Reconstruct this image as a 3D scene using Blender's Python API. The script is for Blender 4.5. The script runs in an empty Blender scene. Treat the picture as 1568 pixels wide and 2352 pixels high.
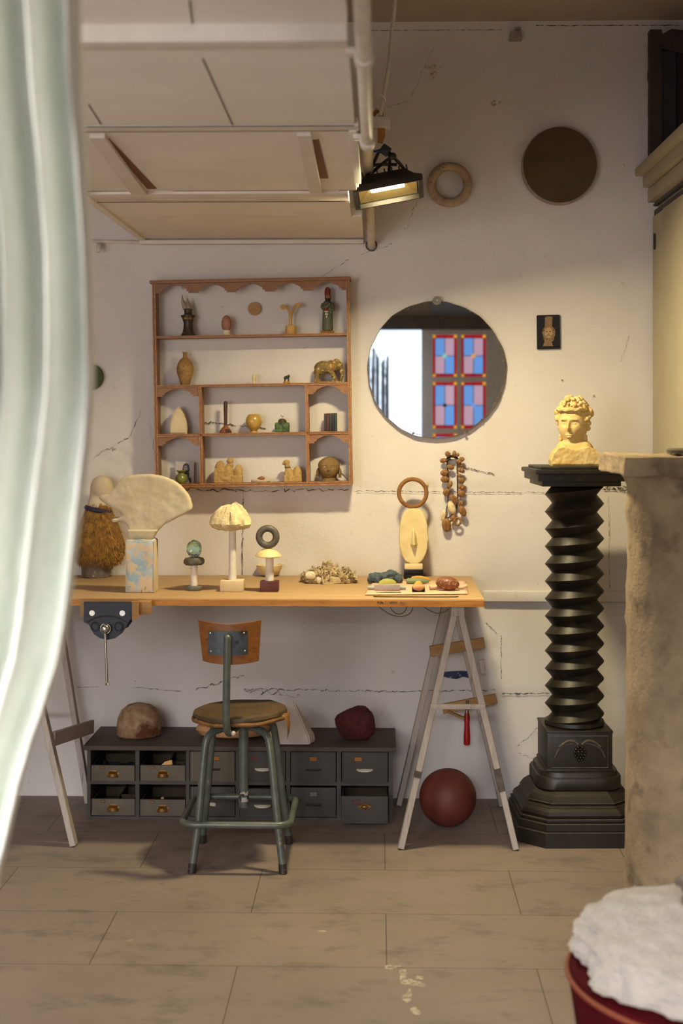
import bpy, bmesh, math, random
from mathutils import Vector, Matrix, Euler, noise
SC = bpy.context.scene
COL = SC.collection
PI = math.pi
# ---------------------------------------------------------------- camera
F = 3267.0; YAW = math.radians(1.473); DW = 5.5; CH = 1.47; HY = 960.0
cam_d = bpy.data.cameras.new('camera'); cam = bpy.data.objects.new('camera', cam_d); COL.objects.link(cam)
cam.location = (0, -DW, CH); cam.rotation_euler = (PI/2, 0, YAW)
cam_d.sensor_fit = 'VERTICAL'; cam_d.sensor_height = 36; cam_d.sensor_width = 24
cam_d.lens = 36*F/2352; cam_d.shift_y = -(1176-HY)/2352
cam_d.clip_start = .05; cam_d.clip_end = 60
cam_d.dof.use_dof = True; cam_d.dof.focus_distance = 4.95; cam_d.dof.aperture_fstop = 3.2
SC.camera = cam
SC.view_settings.view_transform = 'Standard'; SC.view_settings.look = 'None'
SC.view_settings.gamma = 1; SC.view_settings.use_curve_mapping = False
SC.view_settings.exposure = 0.0
SC.cycles.use_denoising = True
SC.cycles.max_bounces = 8; SC.cycles.diffuse_bounces = 5; SC.cycles.glossy_bounces = 4
SC.cycles.transmission_bounces = 8; SC.cycles.caustics_reflective = False; SC.cycles.caustics_refractive = False
SC.cycles.sample_clamp_indirect = 4
# ---------------------------------------------------------------- light
wd = bpy.data.worlds.new('world'); SC.world = wd; wd.use_nodes = True
wd.node_tree.nodes['Background'].inputs[0].default_value = (.72, .84, 1, 1)
wd.node_tree.nodes['Background'].inputs[1].default_value = 2.6
def area(name, loc, to, sx, sy, power, col, spread=180, roll=None):
    L = bpy.data.lights.new(name, 'AREA'); L.shape = 'RECTANGLE'; L.size = sx; L.size_y = sy
    L.energy = power; L.color = col; L.spread = math.radians(spread)
    o = bpy.data.objects.new(name, L); COL.objects.link(o); o.location = loc
    d = Vector(to)-Vector(loc)
    o.rotation_euler = d.to_track_quat('-Z', 'Y').to_euler()
    if roll is not None: o.rotation_euler = roll
    return o
LAMP = Vector((.034, -.9, 2.195))                  # the hanging floodlight
LN = Vector((.174, -.267, -.95)).normalized()        # where its glass faces
LR = Vector((.145, 0, 0)); LR = (Vector((1, 0, .2))).normalized(); LR = (LR - LN*LR.dot(LN)).normalized(); LU = LN.cross(LR)
LM = Matrix((LR, -LU, -LN)).transposed()         # local x along the tube, local -z out of the glass
if LM.determinant() < 0: LM = Matrix((LR, LU, -LN)).transposed()
area('floodlight_lamp', LAMP+LN*.012, LAMP, .165, .095, 42, (1, .84, .49), roll=LM.to_euler())
area('daylight_courtyard', (-.85, -9.0, 3.6), (-.55, -4.6, .6), 2.6, 2.0, 2200, (.99, .98, 1.0))
area('side_fill', (-2.2, -5.1, 1.45), (-.3, -1.8, .5), 1.3, 1.5, 70, (1.0, .98, .95))  # added fill light from the left for wall and curtain, no window built
area('far_floodlight', (-2.2, -2.6, 1.85), (-.6, 0, .3), .14, .1, 4.5, (1, .80, .66))
# ---------------------------------------------------------------- pixel helpers (frame 1568 x 2352)
def ray(px, py):
    u = (px-784)/F; v = (HY-py)/F; a = YAW
    return Vector((-math.sin(a)+math.cos(a)*u, math.cos(a)+math.sin(a)*u, v))
def W(px, py, y):                                # point seen at px,py on the plane y
    r = ray(px, py); t = (y+DW)/r.y
    return Vector((r.x*t, y, CH+r.z*t))
def G(px, py, z):                                # point seen at px,py at height z
    r = ray(px, py); t = (z-CH)/r.z
    return Vector((r.x*t, r.y*t-DW, z))
def mpp(y): return (y+DW)/F                      # metres per pixel at plane y
# ---------------------------------------------------------------- colour and materials
def hx(h):
    h = h.lstrip('#'); c = [int(h[i:i+2], 16)/255 for i in (0, 2, 4)]
    return tuple((x/12.92 if x <= .04045 else ((x+.055)/1.055)**2.4) for x in c)+(1,)
class NT:
    def __init__(s, name):
        s.m = bpy.data.materials.new(name); s.m.use_nodes = True; s.t = s.m.node_tree
        s.b = s.t.nodes['Principled BSDF']; s.tc = s.t.nodes.new('ShaderNodeTexCoord')
    def n(s, k, **kw):
        nd = s.t.nodes.new(k)
        for a, b in kw.items():
            if a.startswith('i_'): nd.inputs[a[2:].replace('_', ' ')].default_value = b
            else: setattr(nd, a, b)
        return nd
    def l(s, a, b): s.t.links.new(a, b)
    def vec(s, scale=(1, 1, 1), loc=(0, 0, 0), rot=(0, 0, 0)):
        mp = s.n('ShaderNodeMapping'); mp.inputs['Scale'].default_value = scale; mp.inputs['Location'].default_value = loc
        mp.inputs['Rotation'].default_value = rot
        s.l(s.tc.outputs['Object'], mp.inputs[0]); return mp.outputs[0]
    def noise(s, v, scale, detail=5, rough=.55, dist=0):
        q = s.n('ShaderNodeTexNoise'); q.inputs['Scale'].default_value = scale; q.inputs['Detail'].default_value = detail
        q.inputs['Roughness'].default_value = rough; q.inputs['Distortion'].default_value = dist
        s.l(v, q.inputs['Vector']); return q.outputs['Fac']
    def ramp(s, f, lo, hi):
        q = s.n('ShaderNodeMapRange'); q.inputs['From Min'].default_value = lo; q.inputs['From Max'].default_value = hi
        s.l(f, q.inputs['Value']); return q.outputs[0]
    def mix(s, f, a, b):
        q = s.n('ShaderNodeMix', data_type='RGBA')
        if isinstance(f, (int, float)): q.inputs[0].default_value = f
        else: s.l(f, q.inputs[0])
        for x, i in ((a, 6), (b, 7)):
            if isinstance(x, tuple): q.inputs[i].default_value = x
            else: s.l(x, q.inputs[i])
        return q.outputs[2]
    def col(s, c):
        if isinstance(c, tuple): s.b.inputs['Base Color'].default_value = c
        else: s.l(c, s.b.inputs['Base Color'])
    def bump(s, h, strength, dist=.002, prev=None):
        q = s.n('ShaderNodeBump'); q.inputs['Strength'].default_value = strength; q.inputs['Distance'].default_value = dist
        s.l(h, q.inputs['Height'])
        if prev: s.l(prev, q.inputs['Normal'])
        s.l(q.outputs[0], s.b.inputs['Normal']); return q.outputs[0]
def mat(name, c1, c2=None, scale=20, lo=.35, hi=.65, rough=.75, metal=0, bump=.3, bscale=120, bdist=.002, stretch=(1, 1, 1),
        c3=None, s3=60, lo3=.6, hi3=.68, spec=.5, detail=6, dist=0, sheen=0):
    k = NT(name); v = k.vec(stretch)
    c = hx(c1)
    if c2: c = k.mix(k.ramp(k.noise(v, scale, detail, .6, dist), lo, hi), hx(c1), hx(c2))
    if c3: c = k.mix(k.ramp(k.noise(v, s3, 4), lo3, hi3), c, hx(c3))
    k.col(c)
    k.b.inputs['Roughness'].default_value = rough; k.b.inputs['Metallic'].default_value = metal
    k.b.inputs['Specular IOR Level'].default_value = spec
    if sheen: k.b.inputs['Sheen Weight'].default_value = sheen
    if bump: k.bump(k.noise(v, bscale, 5), bump, bdist)
    return k.m
M = {}
def plaster():
    k = NT('old_white_painted_plaster'); v = k.vec()
    a = k.mix(k.ramp(k.noise(v, 3.0, 5), .3, .7), hx('#dcd6d2'), hx('#d2cbc6'))
    a = k.mix(k.ramp(k.noise(v, 26, 6), .66, .8), a, hx('#bdb3a8'))
    sp = k.ramp(k.noise(v, 90, 3), .745, .77); a = k.mix(sp, a, hx('#6b6258'))
    k.col(a); k.b.inputs['Roughness'].default_value = .85; k.b.inputs['Specular IOR Level'].default_value = .25
    b1 = k.bump(k.noise(v, 120, 5), .5, .0025)
    mask = k.ramp(k.noise(v, 2.1, 3), .5, .62)
    mm = k.n('ShaderNodeMath', operation='MULTIPLY'); k.l(k.noise(v, 38, 6, .65), mm.inputs[0]); k.l(mask, mm.inputs[1])
    k.bump(mm.outputs[0], .5, .005, b1)
    return k.m
def floor_mat():
    k = NT('worn_floor_tiles'); v = k.vec((1, 1, 1), (-.023, .873+.41*9, 0))
    a = k.mix(k.ramp(k.noise(v, 2.2, 7, .62), .3, .7), hx('#7c6f66'), hx('#8b7c71'))
    a = k.mix(k.ramp(k.noise(k.vec((1, 1.7, 1)), 5, 9, .72), .52, .72), a, hx('#625b53'))
    a = k.mix(k.ramp(k.noise(k.vec((2, 9, 1)), 14, 8, .75), .66, .82), a, hx('#9c9182'))
    br = k.n('ShaderNodeTexBrick'); br.offset = .5; br.offset_frequency = 2
    br.inputs['Color1'].default_value = (1, 1, 1, 1); br.inputs['Color2'].default_value = (.9, .9, .9, 1); br.inputs['Mortar'].default_value = (.33, .3, .27, 1)
    br.inputs['Scale'].default_value = 1; br.inputs['Mortar Size'].default_value = .0016; br.inputs['Mortar Smooth'].default_value = .1
    br.inputs['Brick Width'].default_value = .8; br.inputs['Row Height'].default_value = .41
    k.l(v, br.inputs['Vector'])
    mu = k.n('ShaderNodeMix', data_type='RGBA', blend_type='MULTIPLY'); mu.inputs[0].default_value = .9
    k.l(a, mu.inputs[6]); k.l(br.outputs[0], mu.inputs[7]); k.col(mu.outputs[2])
    k.b.inputs['Roughness'].default_value = .62; k.b.inputs['Specular IOR Level'].default_value = .3
    b = k.bump(k.noise(k.vec((1, 1, 1)), 160, 5), .2, .001)
    return k.m
def wood(name, c1, c2, axis=0, scale=9, rough=.6, c3=None, spec=.4, dens=12):
    st = [dens, dens, dens]; st[axis] = 1
    return mat(name, c1, c2, scale=scale, lo=.35, hi=.65, stretch=tuple(st), rough=rough, bump=.25, bscale=40, bdist=.001, c3=c3, s3=14, lo3=.6, hi3=.72, spec=spec)
M['wall'] = plaster(); M['floor'] = floor_mat()
M['side_wall'] = mat('dull_white_plaster', '#c9c2bb', '#bdb5ad', rough=.9, scale=3)
M['ceil'] = mat('warm_grey_ceiling', '#a39488', '#b0a295', scale=2, rough=.9, bump=.15)
M['crack'] = mat('dark_crack', '#6e645a', '#4c443d', scale=40, rough=1, bump=0)
M['scar'] = mat('pale_plaster_scar', '#cfc2a8', '#8f8576', scale=60, lo=.45, hi=.7, rough=1, bump=.8, bscale=90, bdist=.006)
M['loft'] = mat('painted_loft_board', '#e6dfd6', '#dcd4ca', scale=2.5, rough=.8, bump=.12)
M['loftrail'] = mat('painted_loft_wood', '#d9d1c8', '#cdc3b8', scale=9, rough=.7, c3='#6f655c', s3=70, lo3=.72, hi3=.76)
M['darkgap'] = mat('bare_brown_board', '#7a4a20', '#5a3418', scale=30, rough=.8, stretch=(3, 1, 3))
M['pipe'] = mat('painted_pipe', '#d8cfc4', '#c6bbb0', scale=14, rough=.55, c3='#5c534b', s3=60, lo3=.73, hi3=.76, bump=.1)
M['shelf'] = mat('old_brown_pine', '#80583c', '#936a48', scale=30, lo=.3, hi=.7, rough=.6, c3='#5a331e', s3=110, lo3=.6, hi3=.75, bump=.2)
M['shelfedge'] = mat('rubbed_gilt_edge', '#b58146', '#8a5a30', scale=60, lo=.4, hi=.6, rough=.5, c3='#6b3f20', s3=160, lo3=.58, hi3=.66)
M['top'] = wood('worn_bench_top', '#a68760', '#b5966c', 0, 6, .6, dens=16)
M['topedge'] = wood('worn_bench_edge', '#b9772c', '#cc8a3c', 0, 8, .55, '#8a5520', dens=10)
M['plaster_obj'] = mat('cream_plaster', '#cdbfa4', '#bfae8e', scale=14, rough=.85, c3='#a8967a', s3=130, lo3=.68, hi3=.74, bump=.3)
M['bone'] = mat('pale_bone', '#e9dfc6', '#dccfae', scale=20, rough=.7, bump=.15)
M['coralw'] = mat('cream_coral', '#e6d5a8', '#cdb88a', scale=60, rough=.9, bump=.8, bscale=180, bdist=.004)
M['alab'] = mat('white_alabaster', '#e6dfd3', '#d6cabb', scale=30, rough=.5, bump=.05)
M['alab2'] = mat('honey_alabaster', '#e3d3a2', '#d3bd82', scale=16, rough=.55, bump=.1)
M['limeblock'] = mat('beige_limestone', '#d8c6a4', '#cbb68f', scale=24, rough=.8, bump=.3)
M['redwood'] = mat('dark_red_wood', '#5c2412', '#47190c', scale=30, stretch=(1, 6, 6), rough=.45)
M['darkstone'] = mat('dark_grey_stone', '#4b463d', '#5c564a', scale=60, rough=.5, bump=.3)
M['greystone'] = mat('mid_grey_stone', '#6e6a62', '#5a564e', scale=50, rough=.65)
M['ring'] = mat('rusty_ring', '#7a5124', '#8c6030', scale=50, rough=.75, c3='#5c3a18', s3=90)
M['black'] = mat('black_lacquer', '#0d0c0b', rough=.3, bump=0)
M['dark'] = mat('black_metal', '#171614', '#22201d', scale=40, rough=.5, bump=.1)
M['ebony'] = mat('ebonised_wood', '#15110c', '#1c1610', scale=20, rough=.46, c3='#3a2f22', s3=24, lo3=.55, hi3=.8, bump=.2, bscale=60, spec=.35)
M['ebonyr'] = mat('dusty_ebonised_wood', '#18130e', '#231c15', scale=18, rough=.45, c3='#3a2d20', s3=40, lo3=.66, hi3=.8, bump=.2, spec=.5)
M['marble'] = mat('honey_marble', '#bf9f5c', '#c9b07c', scale=22, rough=.75, c3='#a8803c', s3=45, lo3=.58, hi3=.75, bump=.35, bscale=140)
M['column'] = mat('weathered_limestone', '#a59072', '#7d6c54', scale=5, lo=.36, hi=.64, rough=.95, c3='#54493a', s3=12, lo3=.56, hi3=.78, bump=.8, bscale=90, bdist=.004)
M['cupboard'] = mat('cream_painted_cupboard', '#a89e84', '#a0957a', scale=4, rough=.7, bump=.1)
M['frame'] = mat('dark_carved_frame', '#2d221a', '#3d2c1e', scale=25, rough=.7, c3='#8a7a5c', s3=60, lo3=.74, hi3=.78, bump=.6, bscale=50, bdist=.004)
M['rust'] = mat('rust_brown_panel', '#33190d', '#28130a', scale=10, rough=.8)
M['cork'] = mat('dark_tan_disc', '#4c3a24', '#57442c', scale=8, rough=.85, bump=.2)
M['corkedge'] = mat('pale_plaster_rim', '#a8978a', '#94816f', scale=20, rough=.9)
M['marblering'] = mat('mottled_marble_ring', '#b09a80', '#94806a', scale=22, rough=.7, c3='#75644f', s3=60, lo3=.6, hi3=.7, bump=.3)
M['steel'] = mat('steel', '#b5b2aa', metal=1, rough=.22, bump=0)
M['chip'] = mat('zinc', '#7d776b', '#625c50', scale=60, metal=.6, rough=.5)
M['mirroredge'] = mat('chipped_mirror_rim', '#7a6a50', '#4f4230', scale=90, rough=.7)
M['blue'] = mat('navy_vise_paint', '#080c1e', '#0d1226', scale=30, rough=.5, c3='#3a3c44', s3=80, lo3=.74, hi3=.78)
M['stoolm'] = mat('grey_green_enamel', '#5c625a', '#4c524b', scale=30, rough=.38, c3='#8a7a55', s3=45, lo3=.66, hi3=.74, metal=.1, bump=.15)
M['seatleather'] = mat('cracked_brown_leather', '#42341f', '#523f26', scale=14, rough=.55, c3='#9c7640', s3=50, lo3=.68, hi3=.74, bump=.7, bscale=60, bdist=.003)
M['seatedge'] = mat('worn_tan_leather', '#83592a', '#5c3e1e', scale=40, rough=.6, bump=.5, bscale=80)
M['backwood'] = wood('orange_plywood', '#7c4a1c', '#8e5a26', 0, 8, .42, '#5a3212', dens=8)
M['plate'] = mat('blued_steel_plate', '#4c5458', '#3d4448', scale=20, rough=.4, metal=.3, c3='#2e2018', s3=18, lo3=.6, hi3=.7)
M['drawer'] = mat('grey_painted_drawer', '#47423d', '#3d3935', scale=8, rough=.7, c3='#3a3733', s3=60, lo3=.62, hi3=.72, bump=.2)
M['drawerlight'] = mat('grey_beige_drawer', '#665d50', '#595146', scale=10, rough=.75, bump=.2, c3='#4b443c', s3=60, lo3=.66, hi3=.74)
M['carcass'] = mat('grey_cabinet_paint', '#4a4540', '#403c38', scale=7, rough=.7, c3='#3f3b37', s3=40, lo3=.6, hi3=.75, bump=.2)
M['cabtop'] = wood('grey_brown_cabinet_top', '#544940', '#483f38', 0, 5, .7, '#4a4139', dens=7)
M['inner'] = mat('drawer_inside', '#42321f', '#362a1c', scale=20, rough=.85)
M['brass'] = mat('old_brass', '#8c6228', '#74501f', scale=50, metal=.55, rough=.4)
M['iron'] = mat('dark_iron', '#332e29', '#443c34', scale=60, metal=.5, rough=.5)
M['whitepull'] = mat('white_enamel', '#cfc6b6', '#bfb4a2', scale=30, rough=.4)
M['labelo'] = mat('orange_label', '#a8682a', '#93581f', scale=60, rough=.7)
M['labelg'] = mat('grey_label', '#7a7870', '#6a6862', scale=60, rough=.7)
M['trestle'] = wood('white_painted_trestle', '#b5aaa0', '#a3988e', 2, 6, .7, '#857a70', dens=10)
M['pine'] = wood('bare_pine', '#a88252', '#987040', 0, 9, .6)
M['redball'] = mat('dusty_red_ball', '#6e2f26', '#5a251d', scale=7, rough=.6, c3='#b58a7a', s3=24, lo3=.7, hi3=.78, bump=.15)
M['dome'] = mat('weathered_wood_dome', '#8a6a4c', '#b09474', scale=16, lo=.42, hi=.6, rough=.85, c3='#5a2f14', s3=9, lo3=.5, hi3=.62, bump=.6, bscale=50, bdist=.003)
M['terra'] = mat('pale_terracotta', '#c99a70', '#b5845a', scale=18, rough=.85)
M['whiteplaster'] = mat('white_plaster', '#cfc5bd', '#c2b7ae', scale=8, rough=.85, bump=.15)
M['redcoral'] = mat('dark_red_coral', '#5c1c1c', '#3c1012', scale=60, rough=.8, bump=1, bscale=160, bdist=.006)
M['fur'] = mat('mustard_fur', '#b0802c', '#7a5416', scale=50, rough=.9, sheen=.4)
M['navyband'] = mat('navy_ribbon', '#231f3c', '#2d2848', scale=100, rough=.7)
M['fleece'] = mat('white_fleece', '#b9b0a6', '#aaa197', scale=14, rough=1, c3='#918a86', s3=10, lo3=.66, hi3=.76, bump=1, bscale=90, bdist=.008, sheen=.5)
M['velvet'] = mat('crimson_velvet', '#4a0510', '#3a030a', scale=10, rough=.9, spec=.1, bump=.1)
M['dust_highlight'] = mat('dust_and_edge_highlight', '#55473a', '#3a3026', scale=60, rough=.7)  # dust tone that also carries the edge highlights in its colour
M['grape'] = mat('polished_ebony', '#1c1610', rough=.28, bump=0)
M['piping'] = mat('orange_piping', '#7c3a22', rough=.7)
M['curtain'] = mat('pale_green_cotton', '#f2f3ec', '#e9ede2', scale=30, rough=.9, bump=.3, bscale=500, bdist=.0005)
M['nut'] = mat('brown_nut_shell', '#94693a', '#6e4a26', scale=60, rough=.6, bump=.3, c3='#c99a5c', s3=90, lo3=.6, hi3=.7)
M['nutpale'] = mat('pale_nut_shell', '#e0d0a8', '#c2a878', scale=80, rough=.65)
M['cord'] = mat('black_cord', '#1c1915', rough=.8, bump=0)
M['oyster'] = mat('grey_tan_oyster', '#c4ae88', '#9c8762', scale=70, lo=.4, hi=.62, rough=.7, c3='#4c4032', s3=90, lo3=.56, hi3=.66, bump=.9, bscale=140, bdist=.004)
M['pearl'] = mat('pearly_shell', '#e6dcc6', '#c9b894', scale=60, rough=.3)
M['sponge'] = mat('blue_grey_sponge', '#56646c', '#414d55', scale=70, rough=.9, bump=1, bscale=150, bdist=.005)
M['cable'] = mat('beige_cable', '#8a7a5c', rough=.6, bump=0)
# ---------------------------------------------------------------- mesh helpers
def box(bm, c, s, rot=None, bev=0):
    r = bmesh.ops.create_cube(bm, size=1); vs = r['verts']
    Mx = Matrix.Translation(Vector(c)) @ (Euler([math.radians(q) for q in rot]).to_matrix().to_4x4() if rot else Matrix.Identity(4)) @ Matrix.Diagonal((s[0], s[1], s[2], 1))
    bmesh.ops.transform(bm, matrix=Mx, verts=vs)
    if bev:
        es = list({e for v in vs for e in v.link_edges})
        bmesh.ops.bevel(bm, geom=es, offset=bev, segments=2, affect='EDGES', profile=.6)
    return bm
def lathe(bm, prof, c=(0, 0, 0), n=32, ax=None, flat=None):      # prof: (radius, z)
    c = Vector(c); rows = []
    R = Vector((0, 0, 1)).rotation_difference(Vector(ax)).to_matrix() if ax is not None else Matrix.Identity(3)
    for r, z in prof:
        if r < 1e-6: rows.append([bm.verts.new(c+R@Vector((0, 0, z)))])
        else:
            rr = []
            for i in range(n):
                a = 2*PI*i/n; p = Vector((r*math.cos(a), r*math.sin(a)*(flat or 1), z)); rr.append(bm.verts.new(c+R@p))
            rows.append(rr)
    for a, b in zip(rows, rows[1:]):
        for i in range(n):
            j = (i+1) % n
            if len(a) == 1 and len(b) == 1: continue
            if len(a) == 1: bm.faces.new((a[0], b[j], b[i]))
            elif len(b) == 1: bm.faces.new((a[i], a[j], b[0]))
            else: bm.faces.new((a[i], a[j], b[j], b[i]))
    for rr, fl in ((rows[0], True), (rows[-1], False)):
        if len(rr) > 1: bm.faces.new(rr[::-1] if fl else rr)
    return bm
def cyl(bm, a, b, r, r2=None, n=16):
    a = Vector(a); b = Vector(b); d = b-a
    return lathe(bm, [(r, 0), (r2 if r2 is not None else r, d.length)], a, n, d)
def tube(bm, pts, r, n=10, closed=False, smooth=0):
    P = [Vector(p) for p in pts]
    for _ in range(smooth):
        Q = []
        m = len(P)
        for i in range(m if closed else m-1):
            a, b = P[i], P[(i+1) % m]; Q += [a*.75+b*.25, a*.25+b*.75]
        if not closed: Q = [P[0]]+Q+[P[-1]]
        P = Q
    m = len(P); rs = r if isinstance(r, (list, tuple)) else [r]*m
    if len(rs) != m: rs = [rs[min(len(rs)-1, int(i*len(rs)/m))] for i in range(m)]
    up = None; rows = []
    for i in range(m):
        t = (P[(i+1) % m]-P[i-1]) if (closed or 0 < i < m-1) else (P[1]-P[0] if i == 0 else P[-1]-P[-2])
        if t.length < 1e-9: t = Vector((0, 0, 1))
        t.normalize()
        if up is None: up = t.orthogonal().normalized()
        up = (up-t*up.dot(t)); up = up.normalized() if up.length > 1e-6 else t.orthogonal().normalized()
        w = t.cross(up)
        rows.append([bm.verts.new(P[i]+(up*math.cos(2*PI*k/n)+w*math.sin(2*PI*k/n))*rs[i]) for k in range(n)])
    for i in range(m if closed else m-1):
        a, b = rows[i], rows[(i+1) % m]
        for k in range(n): bm.faces.new((a[k], a[(k+1) % n], b[(k+1) % n], b[k]))
    if not closed: bm.faces.new(rows[0][::-1]); bm.faces.new(rows[-1])
    return bm
def prism(bm, pts, y0, y1, bev=0):               # pts (x, z) outline, thickness from y0 to y1
    a = [bm.verts.new((x, y0, z)) for x, z in pts]; b = [bm.verts.new((x, y1, z)) for x, z in pts]
    f = [bm.faces.new(a), bm.faces.new(b[::-1])]
    for i in range(len(pts)):
        j = (i+1) % len(pts); f.append(bm.faces.new((a[j], a[i], b[i], b[j])))
    if bev:
        bmesh.ops.bevel(bm, geom=f[0].edges[:]+f[1].edges[:], offset=bev, segments=2, affect='EDGES')
    return bm
def torus(bm, c, R, r, ax=(0, 1, 0), n=48, m=14):
    c = Vector(c); Q = Vector((0, 0, 1)).rotation_difference(Vector(ax)).to_matrix()
    pts = [c+Q@Vector((R*math.cos(2*PI*i/n), R*math.sin(2*PI*i/n), 0)) for i in range(n)]
    return tube(bm, pts, r, m, closed=True)
def ell(bm, c, r, rot=None, u=20, v=12):
    q = bmesh.ops.create_uvsphere(bm, u_segments=u, v_segments=v, radius=1)
    Mx = Matrix.Translation(Vector(c)) @ (Euler([math.radians(t) for t in rot]).to_matrix().to_4x4() if rot else Matrix.Identity(4)) @ Matrix.Diagonal((r[0], r[1], r[2], 1))
    bmesh.ops.transform(bm, matrix=Mx, verts=q['verts']); return q['verts']
def cap(bm, a, b, r0, r1, n=14):                 # capsule for blobs
    ell(bm, a, (r0,)*3, u=n, v=n-4); ell(bm, b, (r1,)*3, u=n, v=n-4); cyl(bm, a, b, r0, r1, n)
def rough(bm, amp, sc, seed=0, octv=3, verts=None):
    bm.normal_update(); o = Vector((seed*7.3, seed*3.1, seed*5.7))
    for v in (verts or bm.verts):
        v.co += v.normal*amp*noise.fractal(v.co*sc+o, .6, 2.1, octv)
    return bm
def remesh(bm, vox, smooth=3):
    me = bpy.data.meshes.new('tmp'); bm.to_mesh(me); o = bpy.data.objects.new('tmp', me); COL.objects.link(o)
    r = o.modifiers.new('r', 'REMESH'); r.mode = 'VOXEL'; r.voxel_size = vox
    if smooth: s = o.modifiers.new('s', 'SMOOTH'); s.iterations = smooth; s.factor = .5
    dg = bpy.context.evaluated_depsgraph_get(); m2 = bpy.data.meshes.new_from_object(o.evaluated_get(dg))
    out = bmesh.new(); out.from_mesh(m2)
    bpy.data.objects.remove(o); bpy.data.meshes.remove(me); bpy.data.meshes.remove(m2)
    return out
def B(): return bmesh.new()
def obj(name, bm, m, parent=None, loc=(0, 0, 0), smooth=True, angle=40, label=None, rot=None):
    me = bpy.data.meshes.new(name); bmesh.ops.recalc_face_normals(bm, faces=bm.faces); bm.to_mesh(me); bm.free()
    me.materials.append(M[m] if isinstance(m, str) else m)
    o = bpy.data.objects.new(name, me); COL.objects.link(o); o.location = loc
    if rot: o.rotation_euler = [math.radians(q) for q in rot]
    if parent: o.parent = parent
    if smooth:
        me.polygons.foreach_set('use_smooth', [True]*len(me.polygons))
        try: me.set_sharp_from_angle(angle=math.radians(angle))
        except Exception: pass
    if label: o['label'] = label
    return o
def thing(name, label, cat, loc=(0, 0, 0), rotz=0, group=None):
    o = bpy.data.objects.new(name, None); o.empty_display_size = .05; COL.objects.link(o)
    o.location = loc; o.rotation_euler = (0, 0, rotz); o['label'] = label; o['category'] = cat
    if group: o['group'] = group
    return o
def tag(o, label, cat, group=None):
    o['label'] = label; o['category'] = cat
    if group: o['group'] = group
    return o
def struct(name, bm, m, smooth=False, loc=(0, 0, 0)):
    o = obj(name, bm, m, None, loc, smooth); o['kind'] = 'structure'; return o
def face_bm(rx, ry, rz, k=1.0, u=72, v=56):      # a head whose face looks to -y
    bm = B(); vs = ell(bm, (0, 0, 0), (1, 1, 1), u=u, v=v)
    g = lambda x, z, a, b, su, sv: math.exp(-((x-a)/su)**2-((z-b)/sv)**2)
    for q in vs:
        x, y, z = q.co; s = 1.0
        if y < .15:
            w = min(1, (.15-y)/.35)
            d = .17*g(x, z, 0, .0, .085, .2)+.15*g(x, z, 0, -.14, .13, .075)
            for e in (-1, 1):
                d += -.13*g(x, z, e*.33, .1, .19, .11)+.075*g(x, z, e*.33, .085, .12, .055)+.06*g(x, z, e*.33, .27, .25, .06)
                d += .035*g(x, z, e*.42, -.2, .2, .18)+.03*g(x, z, e*.33, .15, .14, .018)-.03*g(x, z, e*.33, .04, .12, .02)
            d += .085*g(x, z, 0, -.42, .19, .035)+.085*g(x, z, 0, -.52, .16, .04)-.05*g(x, z, 0, -.468, .2, .016)+.07*g(x, z, 0, -.76, .2, .12)-.05*g(x, z, 0, -.62, .16, .04)
            q.co.y -= d*w*k
        if z < -.2: q.co.x *= 1+.16*(z+.2)       # jaw narrows
    for q in vs: q.co = Vector((q.co.x*rx, q.co.y*ry, q.co.z*rz))
    return bm
def jag(a, b, n, amp, seed):                     # jagged polyline from a to b (pixels)
    rnd = random.Random(seed); out = []
    for i in range(n+1):
        t = i/n; out.append((a[0]+(b[0]-a[0])*t+(rnd.uniform(-amp, amp) if 0 < i < n else 0), a[1]+(b[1]-a[1])*t+(rnd.uniform(-amp, amp) if 0 < i < n else 0)))
    return out
# ---------------------------------------------------------------- the room
XL, XR, YB, ZC = -2.3, 2.3, -7.0, 3.0
bm = B()                                          # seen wall, slightly uneven
nx, nz = 240, 170; grid = []
for j in range(nz+1):
    row = []
    for i in range(nx+1):
        x = XL+(XR-XL)*i/nx; z = -.02+(ZC+.02)*j/nz
        h = .0035*noise.fractal(Vector((x*1.3, 3, z*1.3)), .6, 2, 3)
        z1 = 1.19+.012*noise.noise(Vector((x*3, 0, 0))); h -= .003*math.exp(-((z-z1)/.02)**2)
        if z < .42: h -= .004*min(1, (.42-z)/.02)
        mk = math.exp(-((x+.99)/.15)**2-((z-1.27)/.17)**2)+.7*math.exp(-((x+.5)/.5)**2-((z-1.16)/.05)**2)+.4*math.exp(-((x+.3)/.5)**2-((z-.36)/.08)**2)
        h += mk*.018*noise.fractal(Vector((x*22, 1, z*22)), .7, 2.2, 4)
        row.append(bm.verts.new((x, max(-.004, min(.012, -h)), z)))
    grid.append(row)
for j in range(nz):
    for i in range(nx): bm.faces.new((grid[j][i], grid[j][i+1], grid[j+1][i+1], grid[j+1][i]))
box(bm, ((XL+XR)/2, .09, 1.5), (XR-XL, .12, 3.1))
wall = struct('wall_back', bm, 'wall', smooth=True)
struct('floor', box(B(), ((XL+XR)/2, -3.5, -.05), (XR-XL, 7.3, .1)), 'floor')
struct('floor_courtyard', box(B(), (0, -10.2, -.06), (9, 6.1, .1)), mat('dark_asphalt', '#4a4946', '#3c3b39', scale=9, rough=.9))
struct('ceiling', box(B(), ((XL+XR)/2, YB/2, ZC+.05), (XR-XL, -YB+.3, .1)), 'ceil')
struct('wall_left', box(B(), (XL-.05, YB/2, 1.5), (.1, -YB+.3, 3.1)), 'side_wall')
struct('wall_right', box(B(), (XR+.05, YB/2, 1.5), (.1, -YB+.3, 3.1)), 'side_wall')
fb_ = B(); rf = random.Random(21)
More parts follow.
